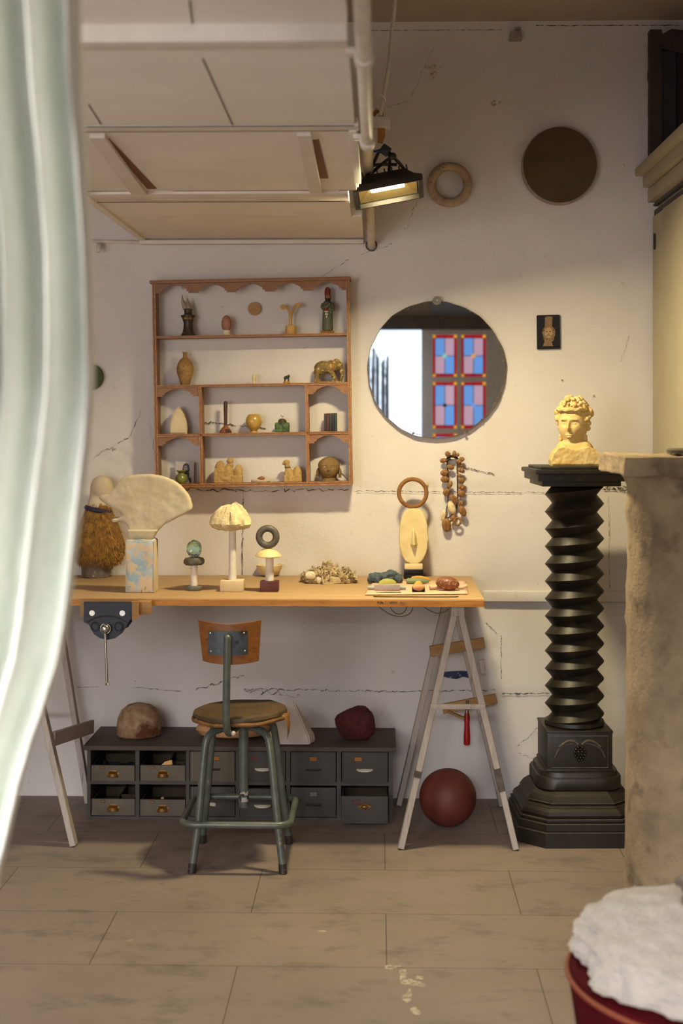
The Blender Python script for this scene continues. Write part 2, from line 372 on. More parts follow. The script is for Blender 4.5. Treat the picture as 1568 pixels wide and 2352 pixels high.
for (px, py), w_, h_, k_ in (((905, 2222), 26, 5, 5), ((925, 2240), 10, 14, 6), ((950, 2258), 30, 9, 9), ((935, 2285), 12, 16, 6), ((965, 2246), 12, 6, 4), ((950, 2320), 16, 12, 3), ((1395, 2120), 4, 6, 3), ((300, 2160), 14, 3, 3), ((740, 2140), 16, 3, 3)):
    for _ in range(k_):
        q = G(px+rf.uniform(-w_, w_)*.6, py+rf.uniform(-h_, h_)*.6, .0004); m_ = (q.y+DW)/F
        rx_, ry_ = rf.uniform(.25, .6)*w_*m_, rf.uniform(.25, .6)*h_*m_*3
        n_ = 14; fb_.faces.new([fb_.verts.new(q+Vector((rx_*(1+.4*noise.noise(Vector((math.cos(2*PI*i/n_)*2+px, math.sin(2*PI*i/n_)*2, _))))*math.cos(2*PI*i/n_), ry_*(1+.5*noise.noise(Vector((math.cos(2*PI*i/n_)*2, py+math.sin(2*PI*i/n_)*2, _))))*math.sin(2*PI*i/n_), _*.00003))) for i in range(n_)])
q_ = obj('paint_splash', fb_, mat('pale_paint_splash', '#b0a48e', '#85796a', scale=60, lo=.4, hi=.6, rough=.9, bump=0), bpy.data.objects['floor'], smooth=False); q_['kind'] = 'structure'
# cracks and scars of the plaster
def ribbon(bm, pts, w, y=-.0045):
    P = [W(a, b, y) for a, b in pts]
    for i in range(len(P)-1):
        d = (P[i+1]-P[i]).normalized(); nn = Vector((-d.z, 0, d.x))*w*.5
        rr = random.Random(i*13+len(P)); k0, k1 = rr.choice((.15, .5, .8, 1.5)), rr.choice((.15, .5, .9, 1.2))
        f = [bm.verts.new(q) for q in (P[i]-nn*k0, P[i]+nn*k0, P[i+1]+nn*k1, P[i+1]-nn*k1)]; bm.faces.new(f)
CR = [((810, 1128), (1250, 1132), 34, 1.6, .0022), ((1385, 1123), (1445, 1126), 8, 2, .004), ((1388, 1120), (1432, 1124), 9, 4, .003),
      ((450, 1585), (560, 1550), 10, 3, .0035), ((560, 1582), (900, 1588), 30, 2.4, .0025), ((900, 1588), (1140, 1585), 20, 2, .0025),
      ((1152, 1594), (1262, 1593), 10, 1.2, .005), ((300, 1578), (420, 1588), 9, 1.2, .002), ((178, 1579), (225, 1578), 5, 1, .0015),
      ((558, 1125), (556, 1320), 14, 1.2, .003), ((360, 1123), (560, 1127), 14, 4, .004), ((560, 1128), (800, 1124), 16, 3.5, .003),
      ((1000, 100), (940, 230), 9, 2, .0012), ((935, 233), (888, 246), 5, 1.5, .0012), ((958, 455), (930, 530), 10, 3, .0014),
      ((740, 635), (800, 596), 6, 1.5, .0014), ((210, 1053), (300, 1000), 9, 3, .0022), ((300, 1000), (325, 940), 5, 2, .0014),
      ((1064, 1073), (1134, 1090), 12, 1.8, .004), ((1150, 1460), (1151, 1560), 12, 1.2, .0018), ((1116, 1430), (1140, 1455), 5, 1, .002),
      ((1396, 1140), (1400, 1350), 16, 1, .0016), ((470, 970), (610, 985), 12, 3, .004), ((1425, 830), (1445, 770), 8, 2, .0011),
      ((1180, 1720), (1240, 1670), 9, 3, .0016), ((1190, 1730), (1230, 1745), 5, 2, .0012), ((560, 1585), (690, 1600), 10, 6, .002),
      ((1230, 59), (1568, 58), 20, .5, .0035), ((850, 70), (1160, 68), 20, .5, .0022), ((830, 585), (900, 560), 6, 2, .0014),
      ((345, 965), (362, 1100), 9, 3, .0012), ((1410, 1123), (1440, 1118), 5, 3, .003)]
bm = B()
for i, (a, b, n, am, w) in enumerate(CR): ribbon(bm, jag(a, b, n*2, am*1.15, i+1), w)
c = obj('crack', bm, 'crack', wall, smooth=False); c['kind'] = 'structure'
bm = B(); rnd = random.Random(5)
for px, py, w, h in ((990, 165, 20, 34), (1140, 236, 22, 10), (1250, 589, 5, 4), (1290, 872, 4, 4), (1362, 909, 4, 5), (262, 1030, 15, 7), (1172, 88, 10, 14), (1030, 1370, 4, 3), (1432, 380, 5, 5), (1012, 155, 4, 4)):
    for k in range(7):
        p = W(px+rnd.uniform(-w, w)*.5, py+rnd.uniform(-h, h)*.5, -.003); s = rnd.uniform(.12, .3)
        vs = ell(bm, p, (w*s*mpp(0), .003, h*s*mpp(0)*.7), (0, rnd.uniform(0, 180), 0), 8, 6)
c = obj('plaster_scar', bm, 'scar', wall); c['kind'] = 'structure'
# back wall behind the camera: doorway at left, leaded glass leaf at right
bm = B()
box(bm, ((XL-1.9)/2, YB-.08, 1.5), (-1.9-XL, .16, 3.0)); box(bm, ((1.14+XR)/2, YB-.08, 1.5), (XR-1.14, .16, 3.0))
box(bm, (-.38, YB-.08, 2.68), (3.04, .16, .64))
struct('wall_front', bm, mat('brown_grey_plaster', '#b0a598', '#a3988b', rough=.9))
struct('trim_1', box(B(), (-.38, YB+.04, 2.30), (3.1, .1, .12)), mat('dark_brown_beam', '#5c5248', '#4f463c'))
def vx(px): return (px-868)/F*(DW-YB)             # where a thing reflected at px stands on the wall behind
def vz(py): return CH+(HY-py)/F*(DW-YB)
bt = mat('blue_grey_paint', '#8f99a8', '#858f9e', rough=.7)
struct('trim_3', box(B(), ((vx(988)+1.6)/2, YB+.01, (vz(733)+2.62)/2), (1.6-vx(988), .03, 2.62-vz(733))), bt)
struct('trim_4', box(B(), ((vx(988)+1.5)/2, YB+.04, vz(738)), (1.5-vx(988), .03, .018)), 'loft')
gm = mat('grey_door_paint', '#cfcac2', '#c4beb6', rough=.6)
bm = B()
RX = W(868, 900, 0).x
cols = [(993, 1048), (1058, 1114)]; rows_ = [(770, 866), (878, 984), (996, 1102), (1114, 1220)]
xs = [vx(967), vx(993), vx(1048), vx(1058), vx(1114), 1.13]
dz0, dz1 = 0.0, 2.245
for a, b in ((0, 1), (2, 3), (4, 5)): box(bm, ((xs[a]+xs[b])/2, YB-.02, (dz0+dz1)/2), (xs[b]-xs[a], .05, dz1-dz0))
zz = [dz1]+[z for r in rows_ for z in (vz(r[0]), vz(r[1]))]+[dz0]
for k in range(0, len(zz), 2):
    for a, b in ((1, 2), (3, 4)): box(bm, ((xs[a]+xs[b])/2, YB-.02, (zz[k]+zz[k+1])/2), (xs[b]-xs[a], .045, zz[k]-zz[k+1]))
door = struct('door_1', bm, gm)
def glow(name, c, s):
    k = NT(name); k.b.inputs['Base Color'].default_value = hx(c); k.b.inputs['Emission Color'].default_value = hx(c); k.b.inputs['Emission Strength'].default_value = s
    k.b.inputs['Roughness'].default_value = .1; return k.m
GL = {'b': glow('lit_blue_glass', '#6fa4ec', 1.1), 'p': glow('lit_pink_glass', '#d6b0c8', .9), 'r': glow('lit_red_glass', '#c00d20', .9), 'y': glow('lit_yellow_glass', '#f0b020', 1.1), 'k': mat('lead_came', '#201d1d', bump=0), 'g': glow('lit_green_glass', '#8fe0c0', 1)}
for ci, (c0, c1) in enumerate(cols):
    for ri, (r0, r1) in enumerate(rows_):
        x0, x1, z1, z0 = vx(c0), vx(c1), vz(r0), vz(r1); xm = (x0+x1)/2; zm = (z0+z1)/2; t = .026; yy = YB-.03
        def pane(nm, key, rects, yo=0):
            b_ = B()
            for (a0, b0, a1, b1) in rects: box(b_, ((a0+a1)/2, yy+yo, (b0+b1)/2), (abs(a1-a0), .004, abs(b1-b0)))
            q = obj(nm, b_, GL[key], door, smooth=False); q['kind'] = 'structure'
        pane('red_glass', 'r', [(x0, z0, x1, z0+t), (x0, z1-t, x1, z1), (x0, z0+t, x0+t*.8, z1-t), (x1-t*.8, z0+t, x1, z1-t)])
        pane('blue_glass', 'b', [(x0+t*.8, zm, xm, z1-t), (xm, z0+t, x1-t*.8, zm)])
        pane('pink_glass', 'p', [(xm, zm, x1-t*.8, z1-t), (x0+t*.8, z0+t, xm, zm)])
        b_ = B(); s = .013
        for a in (x0+t*.45, x1-t*.45):
            for b in (z0+t*.5, z1-t*.5): box(b_, (a, yy+.004, b), (2*s, .006, 2*s), bev=.003)
        q = obj('yellow_glass', b_, GL['y'], door, smooth=False); q['kind'] = 'structure'
        b_ = B(); box(b_, (xm, yy+.004, zm), (.03, .006, .03), (0, 45, 0))
        q = obj('diamond_glass', b_, GL[['g', 'y', 'k', 'b'][ci+2*(ri % 2)]], door, smooth=False); q['kind'] = 'structure'
        b_ = B()
        for a0, b0, a1, b1 in ((xm, z0, xm, z1), (x0, zm, x1, zm), (x0+t*.8, z0, x0+t*.8, z1), (x1-t*.8, z0, x1-t*.8, z1), (x0, z0+t, x1, z0+t), (x0, z1-t, x1, z1-t)):
            box(b_, ((a0+a1)/2, yy+.003, (b0+b1)/2), (abs(a1-a0)+.005, .006, abs(b1-b0)+.005))
        q = obj('lead_came', b_, GL['k'], door, smooth=False); q['kind'] = 'structure'
# pale folded drape hanging in the doorway behind (seen in the mirror)
bm = B(); n = 60
fr = []
for j in range(2):
    z = (.05, 2.02)[j]
    fr.append([bm.verts.new((vx(800)+(vx(893)-vx(800))*i/n, YB+.2+.035*math.sin(i*.9)+.02*math.sin(i*.37), z-(.05*math.sin(i*.3)+.28*max(0, i/n-.75)*4*.3 if j else 0))) for i in range(n+1)])
for i in range(n): bm.faces.new((fr[0][i], fr[0][i+1], fr[1][i+1], fr[1][i]))
o = tag(obj('folded_drape', bm, mat('blue_grey_drape', '#aab4bd', '#97a1ab')), 'pale grey folded drape in the bright doorway, seen only in the round mirror', 'drape')
sm = o.modifiers.new('solid', 'SOLIDIFY'); sm.thickness = .004
# ---------------------------------------------------------------- loft (low boarded ceiling on the left)
LZ = 2.157
lof = thing('loft_platform', 'low white boarded loft overhead, its underside crossed by battens, left of the floodlight', 'loft', (0, 0, LZ))
xl, xr, yn = -.92, -.056, -3.3
y1, y2, y3 = -.98, -1.28, -2.12                    # rail lines
y4 = -2.85
bm = B(); box(bm, ((xl+xr)/2, -.31, .02), (xr-xl, .615, .03)); box(bm, ((xl+xr)/2-.018, -.80, .02), (xr-xl-.036, .37, .03)); obj('board', bm, 'loft', lof, smooth=False)
for xa, xb in ((-.915, -.70), (-.70, -.20), (-.20, -.066)): obj('board', box(B(), ((xa+xb)/2, (-1.135-2.105)/2, .022), (xb-xa, .965, .02)), 'loft', lof, smooth=False)
bm = B(); box(bm, ((xl+xr)/2-.2, (y3+y4)/2, .02), (xr-xl+.4, y3-y4-.01, .03)); obj('board', bm, 'loft', lof, smooth=False)
bm = B(); box(bm, ((xl+xr)/2-.2, (y4-.06+yn)/2-.05, .048), (xr-xl+.4, y4-.06-yn+.1, .03)); obj('board', bm, 'loft', lof, smooth=False)
bm = B(); box(bm, ((xl+xr)/2, -1.6, .045), (xr-xl-.01, 1.1, .02)); obj('backing_board', bm, 'loft', lof, smooth=False)
for yy, x0_, x1_ in ((-2.152, xl, xr), (-2.097, xl, xr), (-1.138, -.63, -.2), (-1.138, -.12, -.066), (-1.138, -.91, -.71), (-.982, xl, xr-.03), (-.02-.016, xl, xr)): obj('joint_line', box(B(), ((x0_+x1_)/2, yy, .0008 if abs(yy+1.138) > .01 else .0112), (x1_-x0_, .0035, .002)), 'crack', lof, smooth=False)
bm = B(); box(bm, ((xl+xr)/2-.02, -1.57, .19), (xr-xl-.04, 3.3, .22)); obj('loft_deck', bm, 'loft', lof, (0, -.07, -.02), smooth=False)
for ya, yb in ((y1, y1-.145), (y2, y1-.16)):
    pass
bm = B(); box(bm, ((xl+xr)/2-.018, (y1-.004-1.145)/2-.0, .0115), (xr-xl-.036, .15, .02), bev=.001); obj('rail', bm, 'loftrail', lof)
bm = B(); box(bm, ((xl+xr)/2, -2.125, .0105), (xr-xl+.02, .05, .02), bev=.001); obj('rail', bm, 'loftrail', lof)
bm = B(); box(bm, ((xl+xr)/2, -2.08, .012), (xr-xl, .026, .016), bev=.002); obj('rail', bm, 'loftrail', lof)
bm = B(); box(bm, ((xl+xr)/2, -.02, -.006), (xr-xl, .03, .02), bev=.002); obj('rail', bm, 'loftrail', lof)
def loftpoly(name, pg, z0, z1, m_, lb=None):
    b_ = B(); P4 = [G(a, b, LZ+z0) for a, b in pg]; va = [b_.verts.new((p.x, p.y, z0)) for p in P4]; vb = [b_.verts.new((p.x, p.y, z1)) for p in P4]
    b_.faces.new(va); b_.faces.new(vb[::-1])
    for i in range(len(pg)): k_ = (i+1) % len(pg); b_.faces.new((va[i], va[k_], vb[k_], vb[i]))
    obj(name, b_, m_, lof, smooth=False, label=lb)
loftpoly('batten', ((205, 317), (240, 317), (337, 448), (302, 448)), -.001, .018, 'loftrail')
loftpoly('batten', ((682, 312), (713, 312), (739, 444), (711, 444)), -.001, .018, 'loftrail')
bm = B(); box(bm, (-.06, -1.72, .008), (.02, .76, .022), bev=.002); obj('batten', bm, 'loftrail', lof)
for pg in (((240, 318), (249, 318), (359, 434), (338, 434)), ((716, 324), (732, 322), (754, 410), (735, 410)), ((817, 322), (821, 322), (828, 408), (824, 408))): loftpoly('bare_strip', pg, .0095, .0135, 'darkgap', 'bare brown strip showing in a gap')
bm = B(); box(bm, ((xl+xr)/2-.2, -2.885, .016), (xr-xl+.4, .06, .034), bev=.002); obj('beam', bm, 'loftrail', lof, label='thick white cross beam')
bm = B(); box(bm, ((xl+.012), -.7, .012), (.024, 1.4, .03)); obj('edge_board', bm, 'loft', lof)
bm = B()
for a, b in (((465, 135), (535, 290)), ((435, 0), (442, 56)), ((203, 240), (232, 286))):
    zz_ = .0315 if a[0] == 435 else .0035; A, Bq = G(*a, LZ+zz_), G(*b, LZ+zz_); A.z = Bq.z = zz_; d = (Bq-A).normalized(); nn = Vector((-d.y, d.x, 0))*.0015
    bm.faces.new([bm.verts.new(q) for q in (A-nn, A+nn, Bq+nn, Bq-nn)])
obj('seam', bm, 'crack', lof, smooth=False)
# pipe along the loft edge, through the wall
pp = thing('ceiling_pipe', 'long white painted pipe running overhead along the loft edge into the wall', 'pipe', (-.026, 0, 2.137))
obj('pipe', tube(B(), [(0, 0, 0), (-.0055, -.86, .134), (-.0085, -1.28, .202), (-.006, -1.65, .13), (0, -1.98, .01), (0, -2.1, 0), (0, -3.4, 0)], [.0145, .0165, .017, .016, .0145, .0145, .0145], 20), 'pipe', pp)
for yy, rr in ((-2.04, .019), (-2.84, .0185)):
    bm = B(); cyl(bm, (0, yy, 0), (0, yy-.04, 0), rr, n=20); box(bm, (-.024, yy-.02, .012), (.02, .03, .012), bev=.002); obj('pipe_collar', bm, 'pipe', pp)
bm = B(); torus(bm, (0, -.006, 0), .02, .003); obj('wall_collar', bm, 'crack', pp)
o = tag(obj('pipe_stub', tube(B(), [(0, .0, 0), (0, -.05, 0), (0, -.06, -.01), (0, -.06, -.03)], .009, smooth=1), 'pipe', None, W(233, 566, 0)), 'short bent white pipe end on the wall beside the curtain, under the loft', 'pipe')
o = tag(obj('wall_tube', tube(B(), [(0, 0, 0), (.35, 0, -.008)], .007), 'pipe', None, W(150, 553, -.012)), 'thin white tube running along the wall top left behind the curtain', 'pipe')
# conduit hanging from the ceiling beside the pipe
HYY = -1.0
a = W(911, -40, HYY); b = W(873, 266, HYY); top = Vector((W(921, 0, HYY).x, HYY, 2.997))
o = thing('hanging_rod', 'thin pale rod with a wire loop, hanging from the ceiling right of the pipe', 'rod', b)
obj('rod', tube(B(), [top-b, W(893, 150, HYY)-b, Vector((0, 0, 0))], .0065), 'pipe', o)
obj('wire_loop', torus(B(), W(870, 226, HYY)-b+Vector((0, -.008, 0)), .022, .0034, (.5, .4, 1), 24, 8), 'pipe', o)
# ---------------------------------------------------------------- floodlight
fl = thing('floodlight', 'black halogen floodlight, lit, hanging from a yellow clamp by the loft edge', 'lamp', LAMP)
def L3(x, y, z): return LM@Vector((x, y, z))
def lmesh(bm): bmesh.ops.transform(bm, matrix=LM.to_4x4(), verts=bm.verts); return bm
gw, gh = .1055, .070
bm = B()                                          # housing shell: open box tapering upward (local +z is behind the glass)
def ringv(bm, w, h, z): return [bm.verts.new((x*w, y*h, z)) for x, y in ((-1, -1), (1, -1), (1, 1), (-1, 1))]
lv = [ringv(bm, gw+.008, gh+.008, -.002), ringv(bm, gw+.008, gh+.008, .012), ringv(bm, gw*.86, gh*.8, .03), ringv(bm, gw*.6, gh*.55, .06), ringv(bm, gw*.58, gh*.53, .058), ringv(bm, gw*.84, gh*.78, .028), ringv(bm, gw-.004, gh-.004, .010), ringv(bm, gw-.004, gh-.004, -.002)]
for a, b in zip(lv, lv[1:]):
    for i in range(4): bm.faces.new((a[i], a[(i+1) % 4], b[(i+1) % 4], b[i]))
for i in range(4): bm.faces.new((lv[-1][i], lv[-1][(i+1) % 4], lv[0][(i+1) % 4], lv[0][i]))
bm.faces.new(lv[3]); bm.faces.new(lv[4][::-1])
for k in range(7): box(bm, ((k-3)*.024, 0, .058), (.004, .075, .03))
obj('housing', lmesh(bm), 'dark', fl, smooth=False)
refl = mat('dimpled_reflector', '#e6d190', metal=1, rough=.3, bump=.6, bscale=300)
bm = B(); a = ringv(bm, gw*.9, gh*.9, .012); b = ringv(bm, gw*.5, gh*.3, .045)
for i in range(4): bm.faces.new((a[i], a[(i+1) % 4], b[(i+1) % 4], b[i]))
bm.faces.new(b); obj('reflector', lmesh(bm), refl, fl, smooth=False)
k = NT('glowing_halogen_tube'); k.b.inputs['Emission Color'].default_value = (1, .83, .5, 1); k.b.inputs['Emission Strength'].default_value = 140
obj('halogen_tube', lmesh(cyl(B(), (-.055, 0, .020), (.055, 0, .020), .006)), k.m, fl)
bm = B(); a = ringv(bm, gw, gh, -.003)
for x in (-1, 1): box(bm, (x*gw*.98, 0, -.004), (.012, gh*2, .003)); box(bm, (0, x*gh*.98, -.004), (gw*2, .006, .003))
bm.verts.ensure_lookup_table()
for q in a: bm.verts.remove(q)
obj('front_rim', lmesh(bm), 'dark', fl, smooth=False)
CL = W(872, 330, -1.02)-LAMP                      # where the clamp bites
bm = B()
top = W(880, 345, -.98)-LAMP
e1, e2 = L3(-.06, 0, .07), L3(.06, 0, .07)
for p, q in ((top+Vector((-.012, 0, 0)), e1), (top+Vector((.018, 0, 0)), L3(.015, 0, .075)), (top+Vector((.02, .0, -.01)), L3(.075, 0, .05)), (e1, L3(.02, 0, .12)), (L3(-.05, 0, .11), L3(.045, 0, .095))):
    tube(bm, [p, (p+q)/2+Vector((.002, 0, .003)), q], .0055, 8)
d = e2-top
box(bm, top+Vector((.006, 0, .0)), (.03, .02, .03), (0, 35, 0), bev=.003); ell(bm, top+Vector((.03, -.004, -.02)), (.012, .01, .012))
obj('bracket', bm, 'dark', fl, label='black wire bracket arms')
AR = W(876, 283, -.98)
tag(obj('clamp_arm', box(B(), (-.012, 0, 0), (.08, .05, .034), bev=.004), 'loftrail', None, AR), 'short white timber end sticking out from the loft above the floodlight', 'timber')
bm = B(); prism(bm, [(-.012, -.03), (.004, -.034), (.012, -.01), (.010, .02), (0, .032), (-.012, .03)], -.008, .008, .002)
for v in bm.verts: v.co += top+Vector((-.006, 0, .055))
cyl(bm, top+Vector((-.006, 0, .07)), top+Vector((-.006, 0, .12)), .006); tube(bm, [top+Vector((-.006, 0, .115)), top+Vector((-.02, 0, .125)), top+Vector((-.045, 0, .10))], .007)
obj('clamp', bm, mat('yellow_clamp', '#a5702a', '#8a5a20', rough=.5), fl, label='yellow plastic spring clamp')
bm = B(); tube(bm, [top+Vector((-.03, 0, -.004)), top+Vector((0, -.01, -.002))], .004); obj('cable', bm, mat('blue_cable', '#1f3f7a', bump=0), fl, label='short blue cable')
# ---------------------------------------------------------------- curtain, near the camera
def cx(py):
    py = max(-60, min(2400, py))
    T = [(-60, 186), (0, 190), (200, 197), (400, 213), (600, 226), (800, 229), (900, 228), (1000, 219), (1100, 206), (1200, 194), (1300, 182), (1400, 170), (1500, 153), (1600, 122), (1700, 88), (1800, 60), (1900, 38), (1980, 16), (2060, -2), (2200, -30), (2400, -70)]
    for (a, b), (c_, d_) in zip(T, T[1:]):
        if py <= c_: t = (py-a)/(c_-a); t = t*t*(3-2*t)*.3+t*.7; return b+(d_-b)*t
    return -70
bm = B(); yc = -3.72; rows2 = []
nj, ni = 150, 150
for j in range(nj+1):
    py = -1800+5430*j/nj; r = []
    xe = cx(py)
    wd_ = 560*(1 if py < 1300 else 1-.35*(py-1300)/1100)
    for i in range(ni+1):
        u = i/ni; px = xe-wd_*u; s = u*wd_
        ph = s/560*2*PI
        y = yc+.050*math.cos(ph*5.9+2.4+.35*math.sin(py/600))+.010*math.cos(ph*12.5+1+py/900)+.003*math.sin(ph*27+py/500)
        y += .02*noise.noise(Vector((s*.012, py*.0011, 2)))
        if u < .03: y += .02*(1-u/.03)
        p = W(px, py, yc); r.append(bm.verts.new((p.x, y, p.z)))
    rows2.append(r)
for j in range(nj):
    for i in range(ni): bm.faces.new((rows2[j][i], rows2[j][i+1], rows2[j+1][i+1], rows2[j+1][i]))

o = obj('curtain', bm, 'curtain'); tag(o, 'tall pale green curtain drawn aside at the left edge, near the camera', 'curtain')
sm = o.modifiers.new('solid', 'SOLIDIFY'); sm.thickness = .003
# ---------------------------------------------------------------- work table on trestles
TZ = .861; TY0, TY1 = -.715, -.006
TX0, TX1 = -1.38, .357
t = thing('work_table', 'long worn wooden worktable with an orange-brown front edge, carried on white trestles', 'table', ((TX0+TX1)/2, TY0, TZ-.026))
bm = B(); box(bm, (0, (TY1-TY0)/2, .013), (TX1-TX0, TY1-TY0, .026), bev=.0025); obj('tabletop', bm, 'top', t)
bm = B(); box(bm, (0, -.0015, .0115), (TX1-TX0-.004, .003, .021)); obj('front_edge', bm, 'topedge', t, label='orange-brown front edge')
bm = B(); rnd = random.Random(3)
for k in range(46):
    px = rnd.choice([rnd.uniform(866, 880), rnd.uniform(866, 930)]); q = W(px, 1382+rnd.uniform(-1, 4), TY0); w = rnd.uniform(1, 5)*mpp(TY0)
    box(bm, (q.x-(TX0+TX1)/2, -.0032, q.z-(TZ-.026)), (w, .0008, .0012))
for k in range(16):
    px = rnd.uniform(340, 1100); q = W(px, 1384+rnd.uniform(-3, 6), TY0); box(bm, (q.x-(TX0+TX1)/2, -.0032, q.z-(TZ-.026)), (.002, .0008, rnd.uniform(.001, .004)))
q_ = obj('edge_scuffs', bm, 'crack', t, smooth=False); q_['kind'] = 'stuff'
# lip of roughened edge at left
def bar(bm, a, b, w, d, up=(0, 1, 0)):           # square-section bar between two points
    a = Vector(a); b = Vector(b); z = (b-a).normalized(); y = Vector(up); y = (y-z*y.dot(z)).normalized(); x = y.cross(z)
    Mx = Matrix((x, y, z)).transposed().to_4x4(); Mx.translation = (a+b)/2
    r = bmesh.ops.create_cube(bm, size=1)
    bmesh.ops.transform(bm, matrix=Mx @ Matrix.Diagonal((w, d, (b-a).length, 1)), verts=r['verts'])
    bmesh.ops.bevel(bm, geom=list({e for v in r['verts'] for e in v.link_edges}), offset=.0015, segments=1, affect='EDGES')
def trestle(ox, label, extra):
    T = thing('trestle', label, 'trestle', (ox, -.36, 0), group='trestles under the worktable')
    zt = TZ-.027
    def P(x, y, z): return Vector((x-ox, y+.36, z))
    fl_, fr_ = ox-.192, ox+.198                    # feet spread
    yf, yb = -.64, -.10
    for yy, ap in ((yf, .012), (yb, .01)):
        for fx, sx in ((fl_, -1), (fr_ if extra or yy == yf else ox+.138, 1)):
            bm = B(); bar(bm, P(fx, yy, .004), P(ox+sx*ap, yy, zt-.035), .021, .04); obj('leg', bm, 'trestle', T)
    bm = B(); box(bm, P(ox, (yf+yb)/2, zt-.019), (.045, .6, .036), bev=.003); obj('top_beam', bm, 'trestle', T)
    zc = .49; f = 1-zc/zt
    bm = B(); box(bm, P(ox+.0, yf-.022, zc), ((.39*f)+.025, .008, .017), bev=.001); obj('crossbar', bm, 'trestle', T)
    if extra:
        for (a, b, hgt) in (((987, 1496), (1112, 1476), 24), ((1016, 1628), (1140, 1604), 22)):
            A = W(a[0], a[1], yb-.026); Bq = W(b[0], b[1], yb-.026)
            bm = B(); bar(bm, P(*A), P(*Bq), hgt*mpp(yb), .016, (0, 1, 0)); obj('brace_plank', bm, 'pine', T, label='bare pine plank nailed across')
        bm = B(); bar(bm, P(*W(1028, 1634, yb-.055)), P(*W(1066, 1650, yb-.055)), .009, .02); obj('brace_offcut', bm, 'pine', T)
        bm = B(); box(bm, P(*W(1108, 1530, yb-.026)), (.02, .012, .05), (0, -12, 0)); obj('splice_block', bm, 'trestle', T)
        for fx, sx, z0, z1 in ((fr_, 1, .20, .28), (fl_, -1, .245, .27)):
            bm = B(); q0, q1 = (P(fx+(ox+sx*.012-fx)*zz/(zt-.035), yf, zz) for zz in (z0, z1)); bar(bm, q0, q1, .0225, .0415); obj('dark_band', bm, mat('dark_mottled_band', '#3a342e', '#6b6259', scale=20), T, label='dark mottled band on the leg')  # darker mottled sleeve around part of the front leg
    else:
        bm = B(); bar(bm, P(ox+.12, yf+.03, .36), P(ox+.16, yb-.03, .30), .012, .05, (0, 0, 1)); obj('side_brace', bm, 'trestle', T)
    return T
oxr = W(1050, 1400, -.64).x
trestle(oxr, 'white wooden trestle under the right end of the table, with two bare pine planks across', True)
trestle(W(38, 1400, -.64).x, 'white wooden trestle under the left end of the table, half hidden by the curtain', False)
# cable loops under the table
bm = B(); cb = Vector((W(930, 1400, -.3).x, -.3, TZ-.028))
def dr(pts): return [W(a, b, -.3)-cb for a, b in pts]
tube(bm, dr([(862, 1386), (880, 1402), (900, 1414), (925, 1417), (945, 1408), (950, 1386)]), .0022, 6, smooth=2)
tube(bm, dr([(895, 1386), (898, 1402), (915, 1413), (932, 1404), (935, 1386)]), .0022, 6, smooth=2)
tube(bm, dr([(966, 1386), (980, 1400), (1005, 1411), (1030, 1402), (1034, 1386)]), .0022, 6, smooth=2)
tag(obj('hanging_cable', bm, 'cable', None, cb), 'beige cable hanging in loops under the right half of the tabletop', 'cable')
# red-handled clamp
c = W(1072, 1614, -.14); k = thing('bar_clamp', 'small clamp with a red handle hanging from the lower pine plank of the right trestle', 'clamp', c)
m = mpp(-.14)
bm = B(); 
for dx in (-.0035, .0035): cyl(bm, (dx, 0, .01), (dx, 0, -22*m), .0022, n=8)
cyl(bm, (0, 0, -16*m), (0, 0, -23*m), .0075, n=14); obj('rod', bm, 'steel', k)
obj('handle', lathe(B(), [(.0, -.002), (.0085, -.004), (.0115, -.02), (.010, -.05), (.0125, -.09), (.0125, -.118), (.011, -.124), (0, -.126)], (0, 0, -22*m+.002), 20), mat('red_lacquered_handle', '#a01414', rough=.35, bump=0), k, label='red lacquered wooden handle')
# ---------------------------------------------------------------- blue woodworking vise
yv = -.80; m = mpp(yv); c = W(248, 1383, yv); v = thing('bench_vise', 'navy blue woodworking vise with a hanging steel bar on the table front edge', 'vise', c)
pts = [(-55, 0), (55, 0), (55, -38), (46, -47), (42, -58), (32, -72), (18, -82), (0, -86), (-18, -82), (-30, -74), (-38, -62), (-42, -50), (-55, -45)]
bm = B(); prism(bm, [(a*m, b*m) for a, b in pts], -.012, .014, .002); obj('front_jaw', bm, 'blue', v)
bm = B(); tube(bm, [(-46*m, -.013, -45*m), (-30*m, -.014, -35*m), (0, -.014, -29*m), (30*m, -.014, -35*m), (46*m, -.013, -45*m)], .0022, 8, smooth=2)
for s in (-1, 1):
    torus(bm, (s*27*m, -.013, -55*m), 10*m, .0022, n=24, m=8); cyl(bm, (s*27*m, -.012, -55*m), (s*27*m, -.017, -55*m), 7*m, n=20)
    for z in (-12, -32): box(bm, (s*34*m, -.0128, z*m), (32*m, .002, .0018))
obj('jaw_ribs', bm, 'blue', v)
for s in (-1, 1): obj('screw', cyl(B(), (s*35*m, -.012, -24*m), (s*35*m, -.0155, -24*m), 6.5*m, n=20), 'steel', v)
bm = B(); cyl(bm, (-2*m, -.012, -58*m), (-2*m, -.032, -58*m), 12*m, n=24); ell(bm, (-2*m, -.036, -58*m), (11*m, .013, 11*m)); obj('screw_head', bm, 'steel', v)
bm = B(); cyl(bm, (-2*m, -.038, -56*m), (3*m, -.038, -182*m), .0042, n=14); lathe(bm, [(0, 0), (.006, .001), (.0068, .004), (.004, .008), (0, .009)], (3*m, -.038, -187*m), 14); lathe(bm, [(0, 0), (.006, .001), (.006, .004), (0, .007)], (-2*m, -.038, -50*m), 14)
obj('tommy_bar', bm, 'steel', v)
bm = B(); prism(bm, [(a*m, b*m) for a, b in [(54, 2), (68, 2), (68, -38), (56, -44)]], -.006, .03, .001); box(bm, (0, .0245, -14*m), (134*m, .016, 40*m)); obj('wooden_jaw_liner', bm, 'pine', v)
